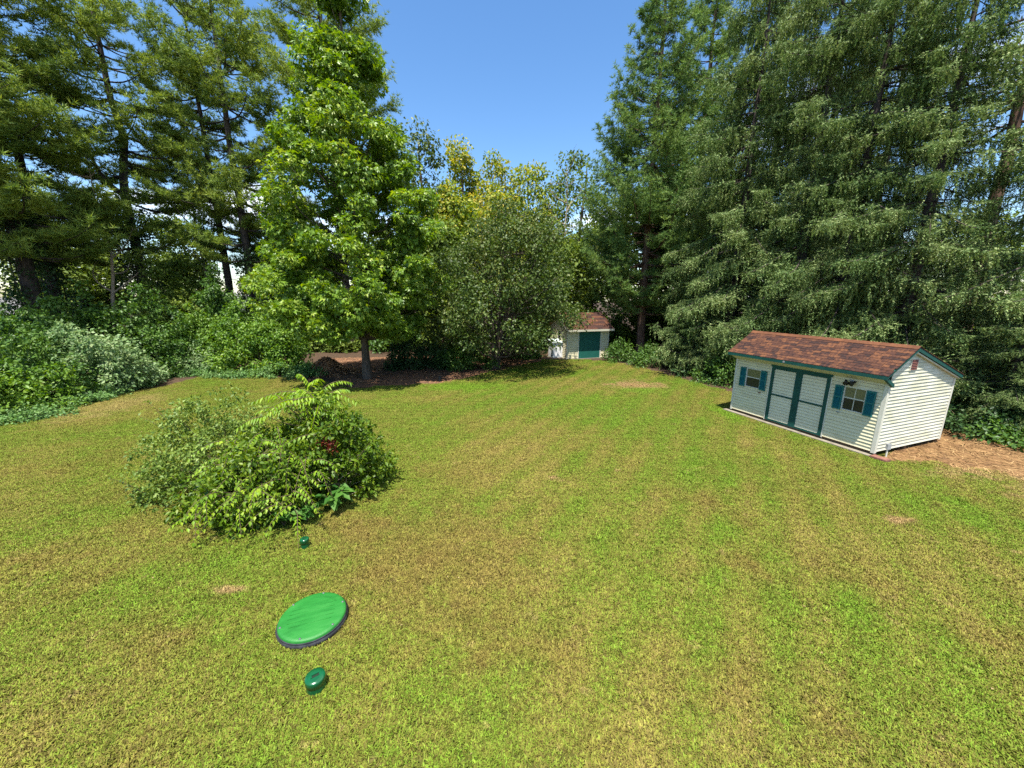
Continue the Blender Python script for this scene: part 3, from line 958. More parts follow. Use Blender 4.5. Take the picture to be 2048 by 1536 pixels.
# concrete kerb strip before the front, with a paver at its near end
kb = empty('concrete_kerb', (SH_B[0], SH_B[1], 0), math.atan2(SH_X[1], SH_X[0]), 'pale concrete kerb strip along the front of the large shed', 'kerb')
nseg = 5
for i in range(nseg):
    a, b = -.22 + i * (SH_L + .22) / nseg, -.22 + (i + 1) * (SH_L + .22) / nseg - .012
    MB().box(a, b, -.19, .02, 0.0, .055 - .004 * (i % 2)).build('kerb_block', M['concrete'], kb)
pv = tag(MB().box(0, .40, -.12, .12, 0, .07).box(.015, .385, -.11, .11, .07, .085).build('paver', M['brickstep']), 'flat red brown paver at the near corner of the large shed', 'paver')
q = SH_B + SH_X * (SH_L + .02) - SH_Y * .10
pv.location = (q[0], q[1], 0.0); pv.rotation_euler = (0, 0, math.atan2(SH_X[1], SH_X[0]))
# standpipe beside the gable
q = SH_B + SH_X * (SH_L + .16) + SH_Y * .32
sp = empty('electrical_standpipe', (q[0], q[1], 0), 0, 'thin grey standpipe with outlet box beside the large shed gable', 'pipe')
MB().tube([(0, 0, 0), (0, 0, .36)], .022, 8).build('pipe', M['white_trim'], sp)
MB().box(-.045, .045, -.035, .035, .26, .42).box(-.05, .05, -.042, -.035, .25, .43).build('outlet_box', M['grey_metal'], sp)

# ------------------------------------------------------------------ small shed by the trees
A2 = np.array((4.08, 28.43))
s_rz = math.radians(17)
sm = empty('small_shed', (A2[0], A2[1], 0), s_rz, 'small white sided shed with a plain dark green door and rusty roof', 'shed')
SW, SD, SHT, SR = 3.45, 3.3, 2.42, 3.35
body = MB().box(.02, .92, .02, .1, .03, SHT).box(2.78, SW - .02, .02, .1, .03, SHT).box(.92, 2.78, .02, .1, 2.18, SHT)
fw = body.build('front_wall', M['lap_shade'], sm)
C2 = .135
zz = .05
while zz < SHT - .02:
    h = min(C2, SHT - zz)
    if zz < 2.15:
        plank(.05, .90, zz, M['siding'], fw, .02, h); plank(2.80, SW - .05, zz, M['siding'], fw, .02, h)
    else:
        plank(.05, SW - .05, zz, M['siding'], fw, .02, h)
    zz += C2
lw = MB().add([(.02, .1, .03), (.02, SD, .03), (.02, SD, SHT), (.02, SD / 2, SR - .12), (.02, .1, SHT), (.1, .1, .03), (.1, SD, .03), (.1, SD, SHT), (.1, SD / 2, SR - .12), (.1, .1, SHT)],
              [(0, 4, 3, 2, 1), (5, 6, 7, 8, 9), (0, 1, 6, 5), (1, 2, 7, 6), (2, 3, 8, 7), (3, 4, 9, 8), (4, 0, 5, 9)]).build('side_wall', M['siding'], sm)
zz = .05
while zz < SR - .2:
    def sp2(v):
        return (.06, SD - .05) if v < SHT else (SD / 2 - (SR - .12 - v) * (SD / 2) / (SR - .12 - SHT), SD / 2 + (SR - .12 - v) * (SD / 2) / (SR - .12 - SHT))
    segs = [(sp2(zz), sp2(zz + C2))]
    wy0, wy1 = 1.15, 1.75
    if zz + C2 > 1.15 and zz < 1.95:
        segs = [((.06, wy0), (.06, wy0)), ((wy1, SD - .05), (wy1, SD - .05))]
    for (a0, b0), (a1, b1) in segs:
        if b1 - a1 < .02:
            a1 = b1 = (a0 + b0) / 2
        py_obj('siding_plank', [(.002, a0, zz), (.002, b0, zz), (.02, b0, zz), (.02, a0, zz), (.016, a1, zz + C2), (.016, b1, zz + C2), (.02, b1, zz + C2), (.02, a1, zz + C2)],
               [(0, 1, 2, 3), (4, 7, 6, 5), (0, 4, 5, 1), (1, 5, 6, 2), (2, 6, 7, 3), (3, 7, 4, 0)], M['siding'], lw)
    zz += C2
MB().box(SW - .1, SW - .02, .1, SD, .03, SHT).build('side_wall', M['siding'], sm)
MB().box(.1, SW - .1, SD - .08, SD, .03, SHT).build('back_wall', M['siding'], sm)
wd = MB().box(0.0, .03, 1.15, 1.20, 1.15, 1.95).box(0.0, .03, 1.70, 1.75, 1.15, 1.95).box(0, .03, 1.2, 1.7, 1.15, 1.2).box(0, .03, 1.2, 1.7, 1.9, 1.95).build('window', M['white_trim'], sm)
MB().box(.012, .02, 1.2, 1.7, 1.2, 1.9).build('pane', M['glass'], wd)
for x0, x1, y0, y1 in ((-.02, .06, -.01, .07), (SW - .06, SW + .02, -.01, .07)):
    MB().box(x0, x1, y0, y1, .02, SHT).build('corner_trim', M['white_trim'], sm)
dr = MB().box(.97, 2.73, -.02, .03, .03, 2.12).build('door', M['far_door'], sm)
MB().box(.90, .965, -.03, .05, .03, 2.18).build('door_frame', M['white_trim'], sm)
MB().box(2.735, 2.80, -.03, .05, .03, 2.18).build('door_frame', M['white_trim'], sm)
MB().box(.965, 2.735, -.03, .05, 2.122, 2.18).build('door_frame', M['white_trim'], sm)
ov = .42
sl2 = (SR - SHT) / (SD / 2)
ez = SHT - ov * sl2 + .03
rf = MB().prism_x([(-ov, ez - .05), (SD / 2, SR - .06), (SD + ov, ez - .05), (SD + ov, ez), (SD / 2, SR), (-ov, ez)], -.18, SW + .18).build('roof', M['skid'], sm)
s2 = math.hypot(SD / 2 + ov, SR - ez)
vy2, vz2 = (SD / 2 + ov) / s2, (SR - ez) / s2
rr = random.Random(9)
T2 = {}
for c in range(9):
    e = s2 / 9
    x = -.2
    while x < SW + .2:
        w = min(rr.choice([.4, .5, .6]), SW + .2 - x)
        if w < .05:
            break
        k = round(w, 2)
        if k not in T2:
            T2[k] = py_mesh('shingle', [(.004, 0, .018), (w - .004, 0, .018), (w - .004, (e + .03) * vy2, (e + .03) * vz2 + .004), (.004, (e + .03) * vy2, (e + .03) * vz2 + .004), (.004, 0, 0), (w - .004, 0, 0)],
                            [(0, 1, 2, 3), (0, 4, 5, 1)], M['shingle'])
        o = link(bpy.data.objects.new('shingle', T2[k]), rf)
        o.location = (x, -ov - .02 + c * e * vy2, ez + .003 + c * e * vz2)
        x += w
bk = MB()
for c in range(9):
    a, b = c / 9, min(1, (c + 1.1) / 9)
    bk.add([(-.2, SD + ov - (SD / 2 + ov) * a, ez + (SR - ez) * a + .02), (SW + .2, SD + ov - (SD / 2 + ov) * a, ez + (SR - ez) * a + .02), (SW + .2, SD + ov - (SD / 2 + ov) * b, ez + (SR - ez) * b + .006), (-.2, SD + ov - (SD / 2 + ov) * b, ez + (SR - ez) * b + .006)], [(0, 1, 2, 3)])
tag(bk.build('back_shingles', M['shingle'], rf), kind='stuff')
MB().box(-.18, SW + .18, -ov - .045, -ov - .022, ez - .13, ez + .01).build('fascia_board', M['soffit'], sm)
MB().box(-.1, SW + .1, -ov - .02, .0, ez - .12, ez - .09).build('soffit', M['soffit'], sm)
MB().add([(-.19, -ov, ez - .12), (-.19, SD / 2, SR - .12), (-.19, SD / 2, SR), (-.19, -ov, ez), (-.16, -ov, ez - .12), (-.16, SD / 2, SR - .12), (-.16, SD / 2, SR), (-.16, -ov, ez)],
         [(0, 3, 2, 1), (4, 5, 6, 7), (0, 1, 5, 4), (1, 2, 6, 5), (2, 3, 7, 6), (3, 0, 4, 7)]).build('rake_board', M['white_trim'], sm)
# floor slab sill of the small shed
MB().box(-.1, SW + .1, -.12, SD + .1, 0, .028).build('slab', M['concrete'], sm)
# white locker beside it
bx = empty('utility_locker', (*(A2 + np.array((-.98, .55))), 0), s_rz, 'low white wooden locker with a grey lid beside the small shed', 'locker')
lb = MB().box(0, .95, 0, .85, .04, 1.15).build('body', M['white_trim'], bx)
for k in range(4):
    MB().box(.03 + k * .225, .03 + k * .225 + .215, -.02, -.002, .06, 1.10).build('board', M['white_house'], lb)
    MB().box(-.02, -.002, .03 + k * .2, .03 + k * .2 + .19, .06, 1.10).build('board', M['white_house'], lb)
MB().add([(-.08, -.1, 1.16), (1.02, -.1, 1.16), (1.02, .9, 1.34), (-.08, .9, 1.34), (-.08, -.1, 1.21), (1.02, -.1, 1.21), (1.02, .9, 1.39), (-.08, .9, 1.39)],
         [(0, 3, 2, 1), (4, 5, 6, 7), (0, 1, 5, 4), (1, 2, 6, 5), (2, 3, 7, 6), (3, 0, 4, 7)]).build('lid', plain('grey_locker_lid', [(.36, .42, .40), (.5, .55, .53)], .6, 4), bx)
MB().box(-.1, 1.0, -.1, .9, 0, .038).build('base', M['concrete'], bx)

# ------------------------------------------------------------------ septic lid and pipe caps
lid = empty('septic_tank_lid', (LID[0], LID[1], 0), math.radians(20), 'large round bright green septic lid with black rim lying in the lawn', 'lid')
lid.scale = (1, 1, 1.25)
MB().lathe([(.465, 0), (.475, .005), (.478, .045), (.462, .055), (.462, .060), (.468, .068), (.44, .075), (.40, .075)], 64).build('rim', M['rim'], lid, True)
cov = MB().lathe([(.455, .070), (.452, .088), (.44, .098), (.40, .104), (.2, .110), (0, .112)], 64).build('cover', M['lid'], lid, True)
for k in range(6):
    a = math.radians(15 + 60 * k)
    MB().lathe([(.016, 0), (.016, .008), (.008, .013), (0, .013)], 8, (.415 * math.cos(a), .415 * math.sin(a), .100)).build('bolt', M['bolt'], lid)
rbm = MB()
for k in range(5):
    y = -.16 + .08 * k
    w = math.sqrt(.33 ** 2 - y ** 2)
    rbm.box(-w, w * .9, y - .004, y + .004, .104, .1125)
rbm.build('rib', M['lid'], cov)
rbm = MB()
for k in range(15):
    a = math.radians(30 + k * 4.2)
    c_, s_ = math.cos(a), math.sin(a)
    for rr_ in (.345,):
        p = np.array((rr_ * c_, rr_ * s_))
        t_v = np.array((-s_, c_)) * .008
        n_v = np.array((c_, s_)) * .016
        pts = [p - t_v - n_v, p + t_v - n_v, p + t_v + n_v, p - t_v + n_v]
        rbm.prism_z([tuple(x) for x in pts], .100, .1095)
rbm.build('embossed_mark', M['lid'], cov)


def pipe_cap(pos, r, h, tilt, label, rz):
    e = empty('pipe_cap', (pos[0], pos[1], 0), rz, label, 'pipe cap', 'green pipe caps in the lawn')
    MB().lathe([(r * .97, 0), (r * .97, h * .62)], 32).build('pipe', M['cap'], e, True)
    c = MB().lathe([(r * .97, h * .50), (r, h * .51), (r, h * .93), (r * .96, h), (r * .5, h * 1.005), (0, h * 1.006)], 32).build('cap', M['cap'], e, True)
    k = r * .42
    MB().box(-k, k, -k * .32, k * .32, h * 1.0, h * 1.012).build('socket', M['hole'], c)
    MB().box(-k, k, k * .34, k * .62, h * .99, h * 1.07).box(-k, -k * .7, -k * .32, k * .34, h * .99, h * 1.06).build('handle_lug', M['cap'], c)
    return e


pipe_cap(CAP1, .115, .18, 0, 'squat dark green pipe cap in front of the big green lid', math.radians(35))
pipe_cap(CAP2, .08, .19, 0, 'slim dark green pipe cap near the lawn bush', math.radians(20))
# small dark marker stub at the edge of the bare soil
q = ground(880, 763)
st = tag(MB().lathe([(.10, 0), (.11, .05), (.085, .25), (.07, .30), (0, .31)], 12).box(.02, .16, -.02, .02, .22, .28).build('garden_hydrant', M['black']), 'small dark stub standing at the soil edge left of the small tree', 'stub')
st.location = (q[0], q[1], 0)

# ------------------------------------------------------------------ vegetation builders
def curve(p0, p1, bend, n=6):
    t = np.linspace(0, 1, n)[:, None]
    return p0 * (1 - t) + p1 * t + np.asarray(bend) * (4 * t * (1 - t))


def leaf_cloud(acc, C, R, per, size, leaf, rng, up=.55, shell=.35, dirdown=.35, outward=.6):
    """leaves round clump centres C with radii R, denser to the outside"""
    n = len(C) * per
    idx = np.repeat(np.arange(len(C)), per)
    d = unit(rng.normal(size=(n, 3)))
    r = rng.uniform(shell, 1.0, n) ** .6
    P = C[idx] + d * r[:, None] * R[idx]
    N = unit(np.array((0, 0, up)) + d * outward + rng.normal(0, .55, (n, 3)))
    D = unit(d * .6 + rng.normal(0, .6, (n, 3)) - np.array((0, 0, dirdown)))
    S = size * rng.uniform(.6, 1.3, n)
    acc.add(*place(leaf[0], leaf[1], P, D, N, S))


def broad_tree(name, label, base, H, prof, trunk_r, nc, cr, per, size, leaf, mat, bark, seed, cat='tree', group=None, lean=(0, 0), flat=.7, multi=1, spread=.3, first=.15, limbs=70, trunk_top=.92, up=.7):
    rng = np.random.default_rng(seed)
    root = empty(name, (base[0], base[1], 0), 0, label, cat, group)
    hs, rs = np.array([p[0] for p in prof]), np.array([p[1] for p in prof])
    wood, top = Acc(), Acc()
    t = np.linspace(0, 1, 12)
    wig = np.cumsum(rng.normal(0, trunk_r * .35, (12, 2)), axis=0)
    trunks = []
    for k in range(multi):
        a = 2 * math.pi * k / max(1, multi) + rng.uniform(-.4, .4)
        sp = spread * H * (0 if multi == 1 else 1) * rng.uniform(.6, 1.1)
        P = np.c_[lean[0] * t + math.cos(a) * sp * t ** 1.3 + wig[:, 0] * t + (math.cos(a) * trunk_r * .6 if multi > 1 else 0), lean[1] * t + math.sin(a) * sp * t ** 1.3 + wig[:, 1] * t + (math.sin(a) * trunk_r * .6 if multi > 1 else 0), H * trunk_top * t]
        R = trunk_r * (1 - .9 * t) ** .8 * (1 if multi == 1 else .6)
        R[0] *= 1.35
        wood.add(*tube(P, R, 9))
        trunks.append(P)
    # clumps
    hx = np.linspace(hs[0], 1, 200)
    cw = np.cumsum(np.interp(hx, hs, rs) + .25)
    h = np.interp(rng.uniform(0, 1, nc), cw / cw[-1], hx)
    az = np.arange(nc) * 2.39996 + rng.uniform(-.5, .5, nc)
    rad = np.interp(h, hs, rs) * rng.uniform(.08, 1, nc) ** .45
    C = np.c_[np.cos(az) * rad + lean[0] * h, np.sin(az) * rad + lean[1] * h, h * H]
    cs = cr * rng.uniform(.6, 1.3, nc)
    Rr = np.c_[cs, cs, cs * flat]
    leaf_cloud(top, C, Rr, per, size, leaf, rng, up=up)
    order = rng.permutation(nc)[:limbs]
    for i in order:
        T = trunks[i % multi]
        hz = max(first * H * .7, C[i, 2] - .45 * rad[i] - rng.uniform(0, .06) * H)
        p0 = np.array([np.interp(hz, T[:, 2], T[:, k]) for k in range(3)])
        L = np.linalg.norm(C[i] - p0)
        r0 = trunk_r * .30 * (1 - h[i]) + .018
        q = curve(p0, C[i], (0, 0, -.06 * L), 6) + np.r_[np.zeros((1, 3)), rng.normal(0, .03 * L, (4, 3)), np.zeros((1, 3))]
        wood.add(*tube(q, np.linspace(r0, .012, 6), 5))
    wood.build('trunk', bark, root, True)
    top.build('crown', mat, root)
    return root


def pine_tree(name, label, base, H, trunk_r, start, Lfun, seed, mat, bark, lean=(0, 0), bend=None, per_whorl=5, spacing=.75, rise=.12, tip_up=.25, tuft=.2, dens=1.0, group=None, skip=.0, azim=None, fork=None, plate=.38, vis=99):
    """open crown of whorled limbs carrying flat plates of needle tufts"""
    rng = np.random.default_rng(seed)
    root = empty(name, (base[0], base[1], 0), 0, label, 'tree', group)
    t = np.linspace(0, 1, 22)
    X = np.c_[lean[0] * t, lean[1] * t]
    if bend is not None:
        for (h0, bx, by) in bend:
            X += np.c_[bx * np.clip((t - h0) / .12, 0, 1), by * np.clip((t - h0) / .12, 0, 1)]
    X += np.cumsum(rng.normal(0, .03, (22, 2)), axis=0)
    T = np.c_[X, H * t]
    R = trunk_r * (1 - .93 * t) ** .75
    R[0] *= 1.3
    wood = Acc()
    stubs = Acc()
    wood.add(*tube(T, R, 9))
    if fork is not None:
        h0, fx, fy, fh = fork
        p0 = np.array([np.interp(h0 * H, T[:, 2], T[:, k]) for k in range(3)])
        q = curve(p0, p0 + np.array((fx, fy, fh)), (fx * .25, fy * .25, -fh * .12), 8)
        wood.add(*tube(q, np.linspace(trunk_r * .6, .04, 8), 7))
    Ps, Ds = [], []
    z = start * H
    while z < H * .985:
        hh = z / H
        for k in range(per_whorl):
            if rng.uniform() < skip:
                continue
            a = rng.uniform(0, 2 * math.pi) if azim is None else azim(rng)
            L = Lfun((hh - start) / (1 - start)) * rng.uniform(.6, 1.12)
            if L < .25:
                continue
            p0 = np.array([np.interp(z, T[:, 2], T[:, c]) for c in range(3)])
            d = np.array((math.cos(a), math.sin(a), 0))
            sd = np.array((-d[1], d[0], 0))
            n = 9
            s = np.linspace(0, 1, n)
            ri = rise + .35 * max(0, hh - .45) + rng.uniform(-.12, .12)
            swing = rng.uniform(-.18, .18)
            Q = p0 + d * (L * s)[:, None] + sd * (swing * L * s ** 2)[:, None] + np.array((0, 0, 1.0)) * (L * (ri * s - .10 * np.sin(s * 3.1) + tip_up * s ** 3))[:, None]
            wood.add(*tube(Q, np.linspace(max(.02, .028 * L * .55), .010, n), 5))
            # twigs in a flat plate
            nt = max(6, int(L * 6.5 * dens * (1 if z < vis else .4)))
            tt = rng.uniform(.28, 1.0, nt) ** .8
            tt[:2] = 1.0
            base_p = np.c_[[np.interp(tt, s, Q[:, c]) for c in range(3)]].T
            side = rng.choice([-1, 1], nt)
            fw = rng.uniform(.25, 1.0, nt)
            tl = L * plate * (1.12 - tt * .75) * rng.uniform(.5, 1.1, nt)
            tl = np.minimum(tl, 1.5)
            td = unit(d[None] * fw[:, None] + sd[None] * (side * rng.uniform(.35, 1.0, nt))[:, None] + np.array((0, 0, .22)) + rng.normal(0, .1, (nt, 3)))
            ntf = np.maximum(2, (tl / (tuft * .62)).astype(int))
            for j in range(nt):
                u = np.linspace(.25, 1, ntf[j])
                pp = base_p[j] + td[j] * (tl[j] * u)[:, None] + rng.normal(0, .05, (ntf[j], 3))
                Ps.append(pp)
                Ds.append(np.repeat((td[j] * .75 + np.array((0, 0, .55)))[None], ntf[j], 0))
        z += spacing * rng.uniform(.7, 1.3) * (1.25 - .6 * hh)
    P = np.concatenate(Ps); D = np.concatenate(Ds) + rng.normal(0, .25, (len(P), 3))
    crown = Acc()
    k = np.array_split(rng.permutation(len(P)), len(TUFTS))
    for ii, tf in zip(k, TUFTS):
        crown.add(*place(tf[0], tf[1], P[ii], D[ii], rng.normal(size=(len(ii), 3)), tuft * rng.uniform(.75, 1.3, len(ii))))
    # dead lower stubs
    for k in range(14):
        zz = rng.uniform(.12, start + .05) * H
        a = rng.uniform(0, 2 * math.pi)
        p0 = np.array([np.interp(zz, T[:, 2], T[:, c]) for c in range(3)])
        L = rng.uniform(.6, 2.2)
        q = curve(p0, p0 + np.array((math.cos(a) * L, math.sin(a) * L, rng.uniform(-.3, .4) * L)), (0, 0, .1 * L), 5)
        stubs.add(*tube(q, np.linspace(.03, .008, 5), 4))
    wood.build('trunk', bark, root, True)
    stubs.build('dead_limbs', bark, root, True)
    crown.build('crown', mat, root)
    return root


def spruce_tree(name, label, base, H, trunk_r, Lmax, seed, mat, bark, group, start=.03, per=5, spacing=.5, ss=.5, lean=(0, 0), skip=0.0, dens=1.0, droop=1.0, vis=99):
    """drooping limbs with curtains of hanging twigs"""
    rng = np.random.default_rng(seed)
    root = empty(name, (base[0], base[1], 0), rng.uniform(-.3, .3), label, 'tree', group)
    t = np.linspace(0, 1, 14)
    T = np.c_[lean[0] * t, lean[1] * t, H * t]
    R = trunk_r * (1 - .95 * t)
    R[0] *= 1.3
    wood = Acc()
    wood.add(*tube(T, R, 9))
    Ps, Ds, Ss = [], [], []
    z = start * H + .3
    while z < H * .98:
        hh = z / H
        for k in range(per):
            if rng.uniform() < skip:
                continue
            a = rng.uniform(0, 2 * math.pi)
            L = Lmax * (1 - hh) ** .55 * rng.uniform(.6, 1.12)
            if L < .3:
                continue
            p0 = np.array([np.interp(z, T[:, 2], T[:, c]) for c in range(3)])
            d = np.array((math.cos(a), math.sin(a), 0)); sd = np.array((-d[1], d[0], 0))
            n = 10
            s = np.linspace(0, 1, n)
            dr = droop * (.80 - .55 * hh + rng.uniform(-.15, .15))
            dr = min(dr, max(.02, (z - rng.uniform(.5, 2.2)) / L / .6)) if dr > 0 else dr
            Q = p0 + d * (L * s)[:, None] + sd * (rng.uniform(-.15, .15) * L * s ** 2)[:, None] + np.array((0, 0, 1.0)) * (L * (.10 * np.sin(s * 2.2) - dr * (s ** 1.35) + .22 * s ** 4))[:, None]
            Q[:, 2] = np.maximum(Q[:, 2], .12)
            wood.add(*tube(Q, np.linspace(max(.018, .013 * L), .008, n), 4))
            nb = max(5, int(L * 6.0 * dens * (1 if z < vis else .35)))
            tt = rng.uniform(.18, 1, nb) ** .75
            bp = np.c_[[np.interp(tt, s, Q[:, c]) for c in range(3)]].T
            side = rng.choice([-1, 1], nb)
            bl = L * .30 * (1.15 - tt * .8) * rng.uniform(.4, 1.1, nb)
            bd = unit(d[None] * rng.uniform(.3, .9, nb)[:, None] + sd[None] * (side * rng.uniform(.3, 1., nb))[:, None] - np.array((0, 0, .18)))
            for j in range(nb):
                m = max(2, int(bl[j] / .24))
                u = np.linspace(.1, 1, m)
                pp = bp[j] + bd[j] * (bl[j] * u)[:, None]
                # shoots along the branchlet
                Ps.append(pp); Ds.append(np.repeat((bd[j] + np.array((0, 0, .05)))[None], m, 0) + rng.normal(0, .25, (m, 3))); Ss.append(ss * .7 * rng.uniform(.7, 1.1, m))
                # hanging twigs
                hang = int(1 + 3.4 * (1.05 - tt[j]) * rng.uniform(.3, 1.1))
                for g in range(hang):
                    q = pp + rng.normal(0, .06, (m, 3)) - np.array((0, 0, g * ss * .72))
                    q[:, 2] = np.maximum(q[:, 2], ss * .5)
                    Ps.append(q); Ds.append(np.array((0, 0, -1.0)) + d * .12 + rng.normal(0, .16, (m, 3))); Ss.append(ss * rng.uniform(.6, 1.15, m))
        z += spacing * rng.uniform(.7, 1.25) * (1.1 - .35 * hh)
    P, D, S = np.concatenate(Ps), np.concatenate(Ds), np.concatenate(Ss)
    crown = Acc()
    for ii, tf in zip(np.array_split(rng.permutation(len(P)), len(STRANDS)), STRANDS):
        crown.add(*place(tf[0], tf[1], P[ii], D[ii], rng.normal(size=(len(ii), 3)), S[ii]))
    wood.build('trunk', bark, root, True)
    crown.build('crown', mat, root)
    return root


def shrub(name, label, base, rx, ry, h, nc, per, size, leaf, mat, seed, group=None, cr=.3, cat='shrub', stems=14, flat=.8, rz=0.0, up=.7, shoots=0, z0=.1, dirdown=.35, shell=.3, box=2.2):
    """domed mass of leaf clumps on many stems, with odd shoots standing out of it"""
    rng = np.random.default_rng(seed)
    root = empty(name, (base[0], base[1], 0), rz, label, cat, group)
    el = rng.uniform(0.02, 1, nc)
    az = np.arange(nc) * 2.39996 + rng.uniform(-.4, .4, nc)
    k = rng.uniform(.25, 1.0, nc) ** .4
    lump = 1 + .16 * np.sin(az * 3 + seed) + .12 * np.sin(az * 5 + 2.0 * seed + el * 4)
    rr_ = np.sqrt(np.maximum(0, 1 - el ** box)) * k * lump
    C = np.c_[np.cos(az) * rr_ * rx, np.sin(az) * rr_ * ry, np.maximum(z0, el * k * h * (.82 + .22 * np.sin(az * 2 + seed)))]
    cs = cr * rng.uniform(.6, 1.3, nc)
    top, wood = Acc(), Acc()
    leaf_cloud(top, C, np.c_[cs, cs, cs * flat], per, size, leaf, rng, up=up, dirdown=dirdown, shell=shell)
    for i in rng.permutation(nc)[:stems]:
        p0 = np.array((C[i, 0] * .15, C[i, 1] * .15, 0.0))
        q = curve(p0, C[i], (0, 0, .12 * C[i, 2]), 6)
        wood.add(*tube(q, np.linspace(.022, .006, 6), 4))
    for s in range(shoots):
        i = rng.integers(0, nc)
        p0 = C[i]
        d = unit(np.array((C[i, 0] / rx * .6, C[i, 1] / ry * .6, .9)) + rng.normal(0, .25, 3))
        L = rng.uniform(.35, .8) * min(1.0, h * .5)
        q = curve(p0, p0 + d * L, (0, 0, .05), 6)
        wood.add(*tube(q, np.linspace(.008, .003, 6), 4))
        m = 14
        u = rng.uniform(.1, 1, m)
        pp = p0 + d * (L * u)[:, None]
        D = unit(np.cross(d, rng.normal(size=(m, 3))) + d * .5 - np.array((0, 0, .25)))
        top.add(*place(leaf[0], leaf[1], pp, D, np.array((0, 0, 1.0)) + rng.normal(0, .3, (m, 3)), size * rng.uniform(.8, 1.3, m)))
    wood.build('stems', M['stem'], root, True)
    top.build('foliage', mat, root)
    return root


def copy_thing(src, loc, rz, scale, label):
    o = src.copy(); link(o)
    for ch in list(src.children):
        c = ch.copy(); link(c, o)
    o.location = (loc[0], loc[1], 0); o.rotation_euler = (0, 0, rz); o.scale = scale
    o['label'] = label
    return o


def frond(acc, wood, p0, d, L, leaf, size, rng, droop=.5, pairs=11):
    """arching shoot with leaves hanging in two ranks"""
    t = np.linspace(0, 1, 9)
    d = unit(np.asarray(d, float))
    Q = p0 + d * (L * t)[:, None] - np.array((0, 0, 1.0)) * (droop * L * t ** 2)[:, None]
    wood.add(*tube(Q, np.linspace(.011, .003, 9), 4))
    u = np.repeat(np.linspace(.12, 1, pairs), 2)
    pp = np.c_[[np.interp(u, t, Q[:, c]) for c in range(3)]].T
    tan = unit(np.c_[[np.interp(u, t, np.gradient(Q[:, c])) for c in range(3)]].T)
    sd = unit(np.cross(tan, np.array((0, 0, 1.0))))
    s = np.tile([1, -1], pairs)[:, None]
    D = sd * s * .75 + tan * .45 - np.array((0, 0, .55)) + rng.normal(0, .12, (2 * pairs, 3))
    acc.add(*place(leaf[0], leaf[1], pp, D, np.array((0, 0, 1.0)) + sd * s * .5 + rng.normal(0, .15, (2 * pairs, 3)), size * rng.uniform(.75, 1.15, 2 * pairs) * (1 - .35 * u)))


# ------------------------------------------------------------------ houses glimpsed beyond the trees
def far_house(loc, rz, w, d, h, rise, wall, label, win=3):
    e = empty('house', (loc[0], loc[1], 0), rz, label, 'house')
    MB().box(-w / 2, w / 2, 0, d, 0, h).build('wall', wall, e)
    rf_ = MB().prism_x([(-.4, h - .1), (d / 2, h + rise), (d + .4, h - .1), (d / 2, h + rise - .25)], -w / 2 - .4, w / 2 + .4).build('roof', M['grey_roof'], e)
    MB().box(w * .2, w * .2 + .7, d * .5, d * .5 + .7, h + rise * .5, h + rise + .8).build('chimney', M['red_brick'], rf_)
    for k in range(win):
        x = -w / 2 + w * (k + .5) / win
        o_ = MB().box(x - .55, x + .55, -.04, -.005, 1.0, 2.4).build('window', M['white_house'], e)
        MB().box(x - .45, x + .45, -.05, -.041, 1.1, 2.3).build('pane', M['glass'], o_)
    return e


far_house((-2.5, 44), math.radians(8), 9, 7, 5.2, 2.4, M['white_house'], 'white house half hidden behind the small dark tree', 3)
far_house((-38.5, 28), math.radians(35), 9, 7, 2.7, 1.8, M['red_brick'], 'low red brick house glimpsed at the left edge beyond the pines', 3)
far_house((-36, 47), math.radians(10), 11, 7, 2.9, 2.0, M['concrete'], 'pale house glimpsed behind the hedge between the left pines', 4)

# ------------------------------------------------------------------ far woods
prof_round = [(.12, .3), (.25, 2.6), (.45, 4.0), (.65, 4.2), (.82, 3.2), (.95, 1.4), (1.0, .3)]


def scaled(prof, k):
    return [(a, b * k) for a, b in prof]


FAR = [  # px at top, py at top, distance, leaf material, label
    (835, 255, 40, 'cherry', 'dark bronze topped tree rising just right of the sweetgum', .62),
    (925, 292, 44, 'chestnut', 'yellow brown topped tree, highest of the middle gap', .62),
    (985, 318, 46, 'chestnut', 'golden flowering tree in the middle gap behind the small tree', .75),
    (1062, 338, 43, 'chestnut', 'round yellow green tree at the right of the middle gap', .85),
    (1160, 305, 41, 'woods', 'green tree beside the bare twigs, next to the right pine', .85),
    (905, 375, 38, 'chestnut', 'low tree full of cream blossom behind the sweetgum', .75),
    (55, 420, 34, 'woods', 'leafy tree behind the ivy clad pines at the left edge', .8),
    (180, 400, 36, 'woods', 'leafy tree between the ivy clad and forked pines', .75),
    (345, 430, 37, 'woods', 'leafy tree between the forked and the paired pines', .8),
    (560, 440, 37, 'woods', 'leafy tree between the thick pine and the sweetgum', .8),
    (880, 455, 31, 'woods', 'green tree filling the space between sweetgum and small tree', .95),
    (1120, 440, 34, 'woods', 'green tree behind the right side of the small tree', .95),
    (1000, 400, 36, 'chestnut', 'yellow green tree right behind the small tree top', .9),
]
for i, (px, py, Y, mt, lb, k) in enumerate(FAR):
    tp = at(px, py, Y)
    Hh = tp[2] + .3
    broad_tree('deciduous_tree', lb, (tp[0], Y), Hh, scaled(prof_round, k * Hh / 17), .28, 100, 1.2 if mt == 'chestnut' else 1.1, 135 if mt == 'chestnut' else 75, .32, LEAF2, M[mt], M['bark'], 100 + i, group='trees beyond the yard', limbs=40, flat=.75)
woods_src = None
WOODS = [(-31, 38, 8.5), (-27, 46, 10.5), (-21, 42, 9), (-14.5, 44, 12), (-9, 48, 13), (4, 50, 12), (9.5, 47, 13), (15, 44, 15), (-36, 33, 9), (21, 40, 15), (27, 33, 11), (29, 25, 9.5), (-12, 37, 9), (-17, 36, 7)]
